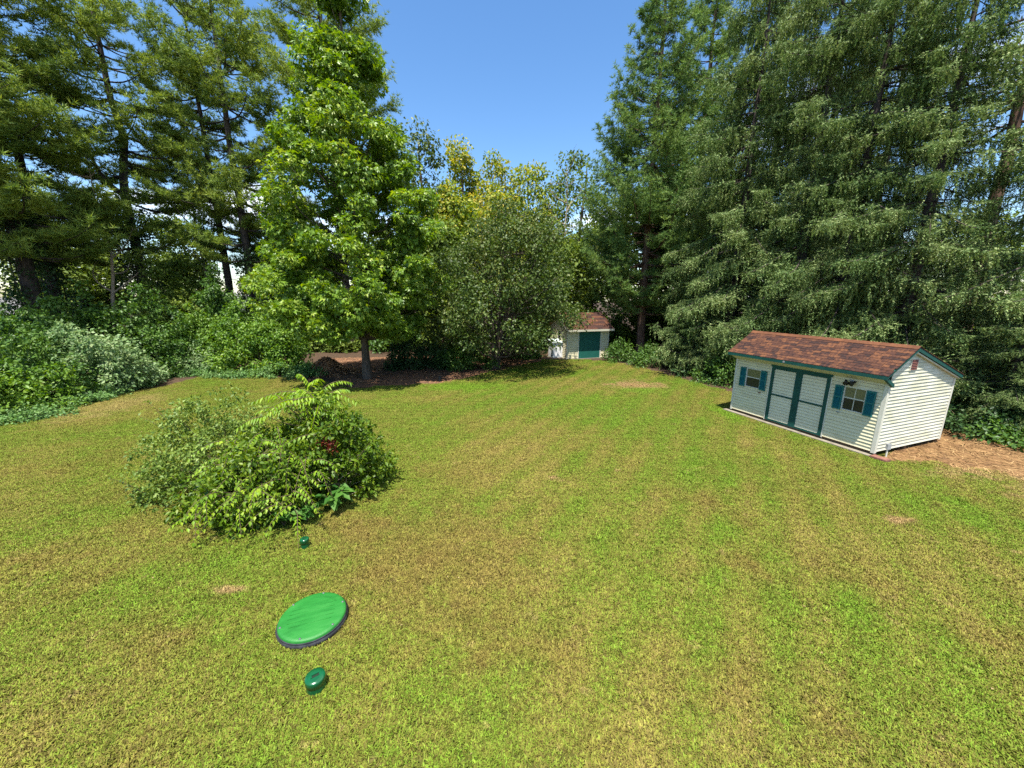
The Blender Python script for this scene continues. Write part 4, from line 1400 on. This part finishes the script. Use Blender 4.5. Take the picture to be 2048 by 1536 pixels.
WLAB = ['pale green tree far back between the left pines', 'taller far tree between the two left pine trunks', 'far tree low behind the paired pine trunks', 'far tree hidden behind the sweetgum left side', 'far tree hidden behind the sweetgum crown',
        'far tree behind the small shed tree', 'far tree behind the small shed roof', 'far tree deep behind the right pine', 'far tree at the left edge behind the ivy trunks', 'far tree deep behind the spruces', 'far tree seen low through the gap in the right spruces',
        'far tree low at the right edge behind the spruces', 'dark understorey tree left of the sweetgum trunk', 'dark understorey tree behind the vine mound']
wsrc = [broad_tree('deciduous_tree', 'x', (0, 0), 12, scaled(prof_round, .8), .24, 110, 1.0, 85, .34, LEAF2, M['woods'], M['bark'], 150 + s, group='trees beyond the yard', limbs=40) for s in range(2)]
for i, ((x, y, hh), lb) in enumerate(zip(WOODS, WLAB)):
    s = wsrc[i % 2]
    if i < 2:
        o = s
    else:
        o = s.copy(); link(o)
        for ch in list(s.children):
            if ch.name.split('.')[0] in ('trunk', 'crown'):
                c = ch.copy(); link(c, o)
    o.location = (x, y, 0); o.rotation_euler = (0, 0, i * 1.7)
    o.scale = (hh / 12 * 1.15, hh / 12 * 1.15, hh / 12)
    o['label'] = lb

BACK = [(-30, 33), (-25, 36), (-20, 37), (-15.5, 34), (-10.5, 35), (-5.5, 36), (0.5, 37), (4.5, 38), (9, 39), (13.5, 37), (17, 33), (20, 28), (23, 23), (22.5, 18.5), (-34, 27)]
bsrc = [shrub('thicket_shrub', 'x', (0, 0), 3.2, 2.2, 4.2, 150, 75, .24, LEAF2, M[('hedge_dark', 'woods')[s]], 170 + s, 'thicket closing the back of the yard', cr=.6, shoots=8) for s in range(2)]
BPLACE = ['far behind the left pines', 'behind the forked pine', 'behind the paired pines', 'behind the vine mound', 'behind the leaf pile', 'behind the sweetgum', 'behind the small tree', 'behind the locker', 'behind the small shed roof', 'behind the right pine', 'behind the first spruce',
          'deep behind the spruce row', 'low behind the shed gable', 'at the far right behind the spruces', 'at the far left behind the ivy']
for i, (x, y) in enumerate(BACK):
    s = bsrc[i % 2]
    o = s
    if i >= 2:
        o = s.copy(); link(o)
        for ch in list(s.children):
            c = ch.copy(); link(c, o)
    o.location = (x, y, 0); o.rotation_euler = (0, 0, i * 1.1)
    o.scale = (1, 1, .8 + .4 * ((i * 7) % 5) / 4)
    o['label'] = ('dark' if i % 2 == 0 else 'olive') + ' thicket shrub ' + BPLACE[i]

# ------------------------------------------------------------------ sweetgum
SG = ground(735, 757)
broad_tree('sweetgum_tree', 'tall bright green sweetgum with a bare lower trunk on brown soil', SG, 20.5,
           [(.12, 2.6), (.15, 4.0), (.23, 4.9), (.34, 4.6), (.5, 3.6), (.65, 2.4), (.8, 1.4), (.92, .7), (1.0, .1)], .21, 280, .86, 215, .205, STAR, M['gum'], M['bark'], 11, first=.16, limbs=130, flat=.55)

# small many-stemmed tree
CH = ground(990, 737)
broad_tree('small_tree', 'dark leaved small tree with many spreading stems left of the small shed', CH, 9.9,
           [(.17, 3.0), (.22, 4.3), (.34, 5.2), (.5, 4.9), (.68, 3.9), (.85, 2.6), (1.0, .4)], .20, 230, .9, 190, .16, LEAF2, M['cherry'], M['bark'], 12, multi=6, spread=.22, first=.12, limbs=120, flat=.8, lean=(1.3, -.3))
# second smaller thicket tree to its right side, reaching over the small shed

# ------------------------------------------------------------------ pines on the left
def Lleft(k):
    return 6.2 * (1 - .55 * k) * min(1, .6 + 1.6 * k)


LP = [  # px, py, Y, H, r, start, seed, label
    (60, 585, 23.0, 23, .42, .30, 31, 'ivy clad pine trunk at the far left edge'),
    (112, 590, 25.5, 24, .38, .32, 32, 'second ivy clad pine from the left edge'),
    (262, 450, 29.0, 26, .36, .26, 33, 'stout pine with a crooked forked top left of the paired trunks'),
    (432, 425, 32.0, 25, .22, .30, 34, 'slim pine just left of the thick straight pine'),
    (482, 430, 31.0, 27, .33, .27, 35, 'thick straight pine between the slim pine and the sweetgum'),
    (652, 140, 33.0, 31, .34, .30, 36, 'tall dark pine rising behind the sweetgum'),
]
PINES = {}
for px, py, Y, Hh, r, stt, sd, lb in sorted(LP, key=lambda q: q[6] in (32, 34)):
    b = at(px, py, Y)
    kw = {}
    if sd == 33:
        kw = dict(bend=[(.46, .9, 0), (.56, -.5, 0)], fork=(.44, -2.2, .3, 4.0))
    if sd in (32, 34):
        src = PINES[35] if sd == 32 else PINES[31]
        k = .95 if sd == 32 else 1.06
        PINES[sd] = copy_thing(src, b, sd * 1.3, (k * (.7 if sd == 34 else 1), k * (.7 if sd == 34 else 1), k), lb)
        continue
    PINES[sd] = pine_tree('pine_tree', lb, (b[0], b[1]), Hh, r, stt, Lleft, sd, M['pine'], M['pine_bark'], group='pines along the left side', spacing=.95, per_whorl=5, tuft=.32, dens=1.4, rise=.06, tip_up=.16, plate=.45, vis=5.5 + Y * .66, **kw)
copy_thing(PINES[36], at(-120, 400, 20.0), 2.2, (.8, .8, .72), 'pine just outside the left edge whose boughs reach into view')

# ------------------------------------------------------------------ pine and spruces on the right
def Lright(k):
    return 6.0 * (1 - k) ** .75 * min(1, .6 + 2.0 * k)


b = at(1290, 580, 31.0)
RP = pine_tree('pine_tree', 'dense blue green pine with bare lower trunk right of the small shed', (b[0], b[1]), 27.5, .33, .12, Lright, 41, M['pine_r'], M['brown_bark'], spacing=.7, per_whorl=8, tuft=.30, dens=1.5, rise=.12, tip_up=.3, group='right side conifers')
copy_thing(RP, at(1400, 330, 34.0), 2.4, (1.05, 1.05, 1.05), 'tall pine deep behind the first spruce on the right')
SPR = [  # px, py, Y, H, r, L, seed, label, skip, start
    (1465, 600, 24.0, 23, .30, 5.2, 51, 'drooping spruce nearest the small shed', 0, .02),
    (1605, 500, 21.0, 22, .32, 5.0, 52, 'drooping spruce behind the far end of the large shed', 0, .03),
    (1715, 420, 19.0, 21, .30, 4.8, 53, 'drooping spruce behind the middle of the large shed roof', .15, .04),
    (1845, 480, 16.8, 19, .30, 4.4, 54, 'drooping spruce behind the shed gable end', .05, .05),
    (2110, 560, 14.0, 17, .30, 4.3, 56, 'spruce at the right edge with low sweeping boughs', .1, .02),
    (1545, 350, 29.0, 26, .32, 5.0, 57, 'tall spruce deep between the right pine and the row', 0, .1),
]
SPRT = {}
for px, py, Y, Hh, r, L, sd, lb, sk, stt in SPR:
    b = at(px, py, Y)
    if sd in (53, 56, 57):
        src, rzz, sc = {53: (52, 3.6, (.95, .95, .97)), 56: (54, 2.0, (1, 1, .95)), 57: (51, 2.0, (1.1, 1.1, 1.15))}[sd]
        SPRT[sd] = copy_thing(SPRT[src], b, rzz, sc, lb)
        continue
    SPRT[sd] = spruce_tree('spruce_tree', lb, (b[0], b[1]), Hh, r, L, sd, M['spruce'], M['pine_bark'], 'right side conifers', skip=sk, start=stt, ss=.58 if Y < 22 else .66, spacing=.58, dens=1.45 if Y < 22 else 1.3, vis=5.5 + Y * .66)
copy_thing(SPRT[52], at(1770, 330, 25.0), 1.4, (1, 1, 1.02), 'tall spruce in the second row behind the large shed')
copy_thing(SPRT[51], at(1650, 330, 28.0), 4.4, (1, 1, 1.1), 'tall spruce far back between the row spruces')
copy_thing(SPRT[54], ground(1995, 856), 1.0, (.52, .52, .30), 'young spruce with boughs to the ground right behind the shed gable')
copy_thing(SPRT[54], ground(2110, 878), 2.6, (.5, .5, .27), 'young spruce cut by the right edge beyond the mulch')
copy_thing(SPRT[51], ground(1385, 742), .7, (.5, .5, .26), 'young spruce between the small and the large shed')
b = at(2005, 380, 19.0)
pine_tree('pine_tree', 'bare brown pine trunk against the sky at the right edge', (b[0], b[1]), 22, .34, .52, Lright, 43, M['pine'], M['brown_bark'], spacing=1.0, per_whorl=4, tuft=.24, rise=-.05, group='right side conifers')

# ------------------------------------------------------------------ bare snag between, at the small tree
def snag(label, base, H, r, seed, nb=14):
    rng = np.random.default_rng(seed)
    root = empty('dead_tree', (base[0], base[1], 0), 0, label, 'dead tree')
    t = np.linspace(0, 1, 10)
    T = np.c_[np.cumsum(rng.normal(0, .10, (10, 2)), axis=0), H * t]
    w = Acc(); w.add(*tube(T, r * (1 - .85 * t), 7))
    br = Acc()
    for k in range(nb):
        hz = rng.uniform(.35, .98) * H
        p0 = np.array([np.interp(hz, T[:, 2], T[:, c]) for c in range(3)])
        a = rng.uniform(0, 6.28)
        L = rng.uniform(.8, 2.6)
        p1 = p0 + np.array((math.cos(a) * L * .7, math.sin(a) * L * .7, L * .7))
        q = curve(p0, p1, rng.normal(0, .12 * L, 3), 6)
        br.add(*tube(q, np.linspace(.05 * L / 2, .012, 6), 5))
        for j in range(3):
            u = rng.uniform(.4, 1)
            s0 = np.array([np.interp(u, np.linspace(0, 1, 6), q[:, c]) for c in range(3)])
            e = s0 + rng.normal(0, .4, 3) + np.array((0, 0, .5))
            br.add(*tube(curve(s0, e, rng.normal(0, .08, 3), 4), np.linspace(.018, .006, 4), 4))
    w.build('trunk', M['dead_wood'], root, True)
    br.build('branches', M['dead_wood'], root, True)
    return root


b = at(1135, 330, 36); snag('bare grey snag standing left of the right pine', (b[0], 36), b[2], .14, 61)
b = at(385, 290, 33); snag('pale bare tree between the left pine trunks', (b[0], 33), b[2] + .5, .16, 62, 20)
b = at(140, 300, 26); snag('pale crooked bare tree near the left edge', (b[0], 26), b[2], .14, 63, 16)

# ------------------------------------------------------------------ hedge and thicket along the left
HEDGE = [  # px, py of the lawn edge before it, metres behind that edge, py of its top, rx, ry, material, label, leaf size
    (-70, 862, 2.0, 690, 2.2, 1.9, 'vine', 'green tangled shrub cut by the left edge of the view', .15),
    (35, 838, 1.7, 700, 1.7, 1.7, 'vine', 'green vine covered shrub at the left lawn edge', .14),
    (115, 815, 1.6, 705, 1.5, 1.5, 'hedge_dark', 'dark green shrub left of the silvery shrub', .15),
    (190, 800, 1.9, 632, 1.8, 1.6, 'hedge_pale', 'pale leaved shrub with upright shoots near the left edge', .17),
    (255, 786, 1.7, 665, 1.8, 1.5, 'hedge_pale', 'silvery pale leaved shrub bulging over the lawn edge', .17),
    (70, 838, 4.5, 618, 2.7, 2.2, 'hedge_dark', 'dark shrub mass in front of the ivy clad pines', .17),
    (318, 770, 4.6, 575, 2.9, 2.2, 'hedge_dark', 'big rounded dark green shrub below the forked pine', .17),
    (385, 752, 1.5, 688, 1.8, 1.2, 'hedge_pale', 'low dry looking bush with bare stems before the thicket', .11),
    (415, 748, 4.0, 612, 2.2, 1.8, 'vine', 'bright green shrub left of the vine mound', .16),
    (520, 758, 3.0, 582, 2.6, 2.0, 'vine', 'vine draped mound of bright leaves left of the sweetgum', .17),
    (575, 760, 2.4, 655, 1.4, 1.4, 'vine', 'bright leafy shrub at the sweetgum edge', .17),
    (460, 750, 7.0, 530, 2.8, 2.2, 'hedge_dark', 'dark shrub behind the vine mound', .2),
    (375, 755, 8.0, 505, 3.0, 2.4, 'woods', 'olive thicket under the slim pine', .2),
    (170, 800, 6.5, 560, 2.8, 2.2, 'hedge_dark', 'dark shrub between the ivy clad and the forked pine', .18),
]
for i, (px, py, back, pt, rx, ry, mt, lb, sz) in enumerate(HEDGE):
    q = np.array(ground(px, py))
    q = q + q / np.linalg.norm(q) * back
    h = at(px, pt, q[1])[2]
    shrub('hedge_shrub', lb, q, rx, ry, h, int(23 * rx * h ** .7), 64, sz, LEAF2, M[mt], 200 + i, 'shrubs along the left edge', cr=.42, shoots=12)
for i, (px, py, rx, lb) in enumerate([(560, 752, 2.2, 'low silvery green ground cover before the vine mound'), (615, 750, 1.5, 'low green ground cover beside the leaf pile'), (250, 775, 1.4, 'low fresh weeds at the shaded lawn edge'), (340, 752, 1.5, 'low weeds under the dry bush'), (120, 808, 1.6, 'low ivy patch at the left lawn edge'), (400, 748, 1.6, 'low weeds right of the dry bush'), (470, 752, 1.5, 'low weeds before the vine mound foot'), (180, 795, 1.4, 'low weeds before the pale shrub'), (30, 838, 1.5, 'low weeds at the far left lawn edge')]):
    q = ground(px, py)
    shrub('ground_cover', lb, q, rx, 1.0, .75 if i < 2 else .4, 60, 60, .12, LEAF2, M['cover'], 230 + i, 'low plants at the lawn edge', cr=.28, cat='plant', stems=5)


# ivy sleeves on the two left trunks and the forked pine
def ivy(label, px, py, Y, h, r, seed):
    b = at(px, py, Y)
    rng = np.random.default_rng(seed)
    root = empty('ivy', (b[0], b[1], 0), 0, label, 'vine', 'ivy on the pine trunks')
    n = 90
    zz = rng.uniform(.5, h, n); a = rng.uniform(0, 6.28, n)
    rr_ = r * (1.15 - .6 * zz / h) * rng.uniform(.5, 1.1, n)
    C = np.c_[np.cos(a) * rr_, np.sin(a) * rr_, zz]
    acc, w = Acc(), Acc()
    leaf_cloud(acc, C, np.full((n, 3), .5), 70, .17, LEAF2, rng, up=.3, outward=.9)
    for k in range(5):
        p = np.c_[np.cos(np.linspace(k, k + 2, 12)) * .42, np.sin(np.linspace(k, k + 2, 12)) * .42, np.linspace(0, h, 12)]
        w.add(*tube(p, np.linspace(.05, .015, 12), 5))
    w.build('stems', M['pine_bark'], root, True)
    acc.build('foliage', M['ivy'], root)


ivy('ivy sleeve on the pine at the far left edge', 60, 585, 23.0, 11, 1.0, 301)
ivy('ivy sleeve on the second pine from the left edge', 112, 590, 25.5, 9.5, 1.0, 302)
ivy('thick ivy round the foot of the forked pine', 262, 450, 29.0, 11, 1.5, 303)
ivy('ivy on the thick straight pine', 482, 430, 31.0, 8, .9, 304)

# leaf pile behind the sweetgum
q = ground(655, 746)
rng = np.random.default_rng(77)
pile = empty('leaf_pile', (q[0], q[1], 0), 0, 'heap of dry brown leaves and twigs left of the sweetgum trunk', 'leaf pile')
gx_, gy_ = np.meshgrid(np.linspace(-1.6, 1.6, 24), np.linspace(-1.2, 1.2, 20))
gz_ = .95 * np.exp(-(gx_ / .95) ** 2 - (gy_ / .75) ** 2) * (1 + .15 * np.sin(gx_ * 7) * np.cos(gy_ * 6)) - .03
Vp = np.c_[gx_.ravel(), gy_.ravel(), gz_.ravel()]
ii = np.arange(23)[None, :] + np.arange(19)[:, None] * 24
Fp = np.stack([ii, ii + 1, ii + 25, ii + 24], axis=-1).reshape(-1, 4)
np_obj('mound', Vp, Fp, M['litter'], pile, True)
acc = Acc()
n = 2600
sx, sy = rng.normal(0, .75, n), rng.normal(0, .6, n)
sz_ = .95 * np.exp(-(sx / .95) ** 2 - (sy / .75) ** 2) + .01
acc.add(*place(*LEAF2, np.c_[sx, sy, sz_], rng.normal(size=(n, 3)) * (1, 1, .3), np.array((0, 0, 1.0)) + rng.normal(0, .4, (n, 3)), .14 * rng.uniform(.6, 1.2, n)))
acc.build('dry_leaves', M['brown_leaf'], pile)
# fallen leaves scattered over the bare soil
acc = Acc()
n = 5000
px_, py_ = rng.uniform(-14, 3, n), rng.uniform(20.5, 30, n)
pts = np.c_[px_, py_]; pts = pts[in_poly(pts, DIRT)]
acc.add(*place(*LEAF2, np.c_[pts, np.full(len(pts), .02)], rng.normal(size=(len(pts), 3)) * (1, 1, .15), np.array((0, 0, 1.0)) + rng.normal(0, .3, (len(pts), 3)), .11 * rng.uniform(.5, 1.2, len(pts))))
tag(acc.build('fallen_leaves', M['brown_leaf'], None), 'brown fallen leaves scattered on the bare soil', kind='stuff')

# ------------------------------------------------------------------ understorey on the right
RIGHT = [
    (1240, 722, 1.3, 1.0, 1.5, 'hedge_dark', 'rounded dark shrub at the right of the small shed door', .13),
    (1310, 732, 1.7, 1.2, 1.7, 'hedge_dark', 'low dark shrub under the first spruce', .13),
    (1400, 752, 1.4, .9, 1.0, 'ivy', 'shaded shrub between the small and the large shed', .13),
    (1445, 765, 1.4, 1.2, 2.0, 'hedge_dark', 'leafy shrub at the far end of the large shed', .13),
    (1045, 715, 1.9, 1.2, 1.8, 'hedge_dark', 'low shrub left of the white locker', .13),
    (925, 738, 1.9, 1.0, 2.2, 'hedge_dark', 'dark shrub under the small tree at its left', .14),
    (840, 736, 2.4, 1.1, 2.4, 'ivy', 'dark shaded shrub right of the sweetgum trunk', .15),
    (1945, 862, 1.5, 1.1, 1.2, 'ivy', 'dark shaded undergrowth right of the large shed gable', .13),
    (2060, 886, 1.6, 1.0, .9, 'hedge_dark', 'green undergrowth at the right edge', .14),
]
for i, (px, py, rx, ry, h, mt, lb, sz) in enumerate(RIGHT):
    q = ground(px, py)
    shrub('undergrowth_shrub', lb, q, rx, ry, h, int(26 * rx * h ** .7), 70, sz, LEAF2, M[mt], 260 + i, 'undergrowth round the yard', cr=.36, shoots=6)

# ------------------------------------------------------------------ the bush island in the lawn
shrub('lawn_bush', 'grey green fine leaved bush, left part of the lawn island', (-7.4, 9.2), 1.65, 1.35, 2.4, 260, 60, .085, LEAF4, M['bush_grey'], 71, 'bushes of the lawn island', cr=.24, shoots=34, stems=40, box=3.5)
shrub('lawn_bush', 'bright green bush, middle of the lawn island', (-4.8, 9.15), 1.55, 1.4, 2.55, 230, 64, .115, LEAF4, M['bush_green'], 72, 'bushes of the lawn island', cr=.26, shoots=34, stems=40, box=4.5)
shrub('lawn_bush', 'lower green bush with pale drooping leaves at the front of the island', (-5.85, 7.85), 1.25, 1.0, 1.7, 170, 55, .11, LEAF4, M['bush_green'], 73, 'bushes of the lawn island', cr=.24, shoots=16, stems=30, box=3.5)
# arching sprays
rng = np.random.default_rng(88)
sap = empty('sapling', (-5.05, 9.3, 0), 0, 'lime green sapling with long arching leaf sprays crowning the island', 'sapling')
acc, wood = Acc(), Acc()
wood.add(*tube(curve(np.array((0, 0, 0.)), np.array((.1, -.1, 2.55)), (.1, 0, 0), 8), np.linspace(.03, .012, 8), 6))
for k in range(30):
    a = rng.uniform(0, 6.28)
    p0 = np.array((rng.uniform(-.75, .9), rng.uniform(-.8, .5), rng.uniform(2.0, 2.45)))
    p0[2] -= .18 * abs(p0[0])
    d = np.array((math.cos(a) + .8 * p0[0], math.sin(a) * .7 - .3, rng.uniform(.15, .8)))
    frond(acc, wood, p0, d, rng.uniform(.55, 1.05), LEAFSLIM, .21, rng, droop=.5, pairs=10)
    wood.add(*tube(curve(np.array((.08, -.08, 1.5)), p0, (0, 0, -.1), 5), np.linspace(.014, .008, 5), 4))
for d, L, zz in [((-1, -.3, .45), 1.35, 2.3), ((-.9, -.55, .15), 1.3, 2.1), ((1, -.2, .45), 1.35, 2.25), ((.5, -.3, .9), .75, 2.45), ((-.3, -.2, 1.1), .7, 2.5)]:
    frond(acc, wood, np.array((.08, -.08, zz)), d, L, LEAFSLIM, .24, rng, droop=.45, pairs=12)
wood.build('stem', M['stem'], sap, True)
acc.build('leaf_sprays', M['bush_lime'], sap)
fr = empty('arching_shrub', (-5.3, 7.6, 0), 0, 'lime leaved arching shoots drooping to the grass at the island front', 'shrub')
acc, wood = Acc(), Acc()
for k in range(80):
    a = rng.uniform(-2.9, -.25)
    L = rng.uniform(.5, .95)
    p0 = np.array((rng.uniform(-1.2, 1.0), rng.uniform(-.75, .6), 0))
    p0[2] = rng.uniform(.35, 1.0) + .9 * max(0, p0[1] + .2) +.2 - .25 * abs(p0[0])
    frond(acc, wood, p0, (math.cos(a), math.sin(a), rng.uniform(.1, .6)), L, LEAF4, .13, rng, droop=.65, pairs=8)
    wood.add(*tube(curve(np.array((p0[0] * .3, .2, 0)), p0, (0, 0, .1), 5), np.linspace(.012, .007, 5), 4))
frond(acc, wood, np.array((-.35, -.35, .5)), (-.45, -1, .25), .95, LEAF4, .14, rng, droop=.6, pairs=9)
frond(acc, wood, np.array((.0, -.4, .5)), (-.15, -1, .25), .8, LEAF4, .14, rng, droop=.6, pairs=9)
wood.build('stems', M['stem'], fr, True)
acc.build('leaf_sprays', M['bush_lime'], fr)
# broad leaved weeds at its foot
for i, (x, y, k, lb) in enumerate([(-3.95, 7.75, 1.0, 'large leaved weed at the right foot of the lawn island'), (-4.75, 7.15, .8, 'broad leaved weed at the front foot of the lawn island'), (-4.35, 7.3, .65, 'small broad leaved weed between the two larger weeds')]):
    e = empty('broad_leaf_weed', (x, y, 0), 0, lb, 'weed', 'broad leaved weeds at the island foot')
    acc, wood = Acc(), Acc()
    for s in range(5):
        a = s * 1.26 + i
        tipp = np.array((math.cos(a) * .22, math.sin(a) * .22, .62 * k * rng.uniform(.6, 1.1)))
        wood.add(*tube(curve(np.zeros(3), tipp, (0, 0, .08), 5), np.linspace(.014, .006, 5), 4))
        m = 11
        aa = rng.uniform(0, 6.28, m)
        D = np.c_[np.cos(aa), np.sin(aa), rng.uniform(-.35, .3, m)]
        acc.add(*place(*LEAF4, tipp * rng.uniform(.45, 1, m)[:, None], D, np.array((0, 0, 1.0)) + rng.normal(0, .15, (m, 3)), .27 * k * rng.uniform(.7, 1.2, m)))
    wood.build('stems', M['stem'], e, True)
    acc.build('leaves', M['broad'], e)
# withered red spray and dead twigs on the right of the island
b = at(668, 888, 8.15)
rd = empty('withered_branch', (b[0], b[1], 0), 0, 'withered branch of rust red leaves on the right of the island', 'branch')
acc, wood = Acc(), Acc()
wood.add(*tube(curve(np.array((-.2, .5, 0)), np.array((0, 0, b[2])), (0, -.1, .1), 7), np.linspace(.014, .006, 7), 5))
leaf_cloud(acc, np.array((0, 0, b[2])) + rng.normal(0, .09, (9, 3)) * (1.1, .6, .9), np.full((9, 3), .09), 12, .085, LEAF4, rng)
wood.build('stem', M['stem'], rd, True)
acc.build('dry_leaves', M['red_leaf'], rd)
tw = empty('dead_twigs', (-4.0, 9.0, 0), 0, 'tangle of bare dead twigs at the right side of the island', 'twigs')
wood = Acc()
for k in range(70):
    p0 = np.array((rng.uniform(-.6, .1), rng.uniform(-.9, .7), rng.uniform(.05, .8)))
    p1 = p0 + np.array((rng.uniform(.1, .65), rng.normal(0, .3), rng.uniform(-.1, .6)))
    wood.add(*tube(curve(p0, p1, rng.normal(0, .06, 3), 5), np.linspace(.010, .003, 5), 4))
wood.add(*tube(curve(np.array((-.5, -.8, .45)), np.array((.55, -.35, .75)), (0, 0, .03), 6), np.linspace(.014, .005, 6), 5))
wood.build('twigs', M['dead_wood'], tw, True)
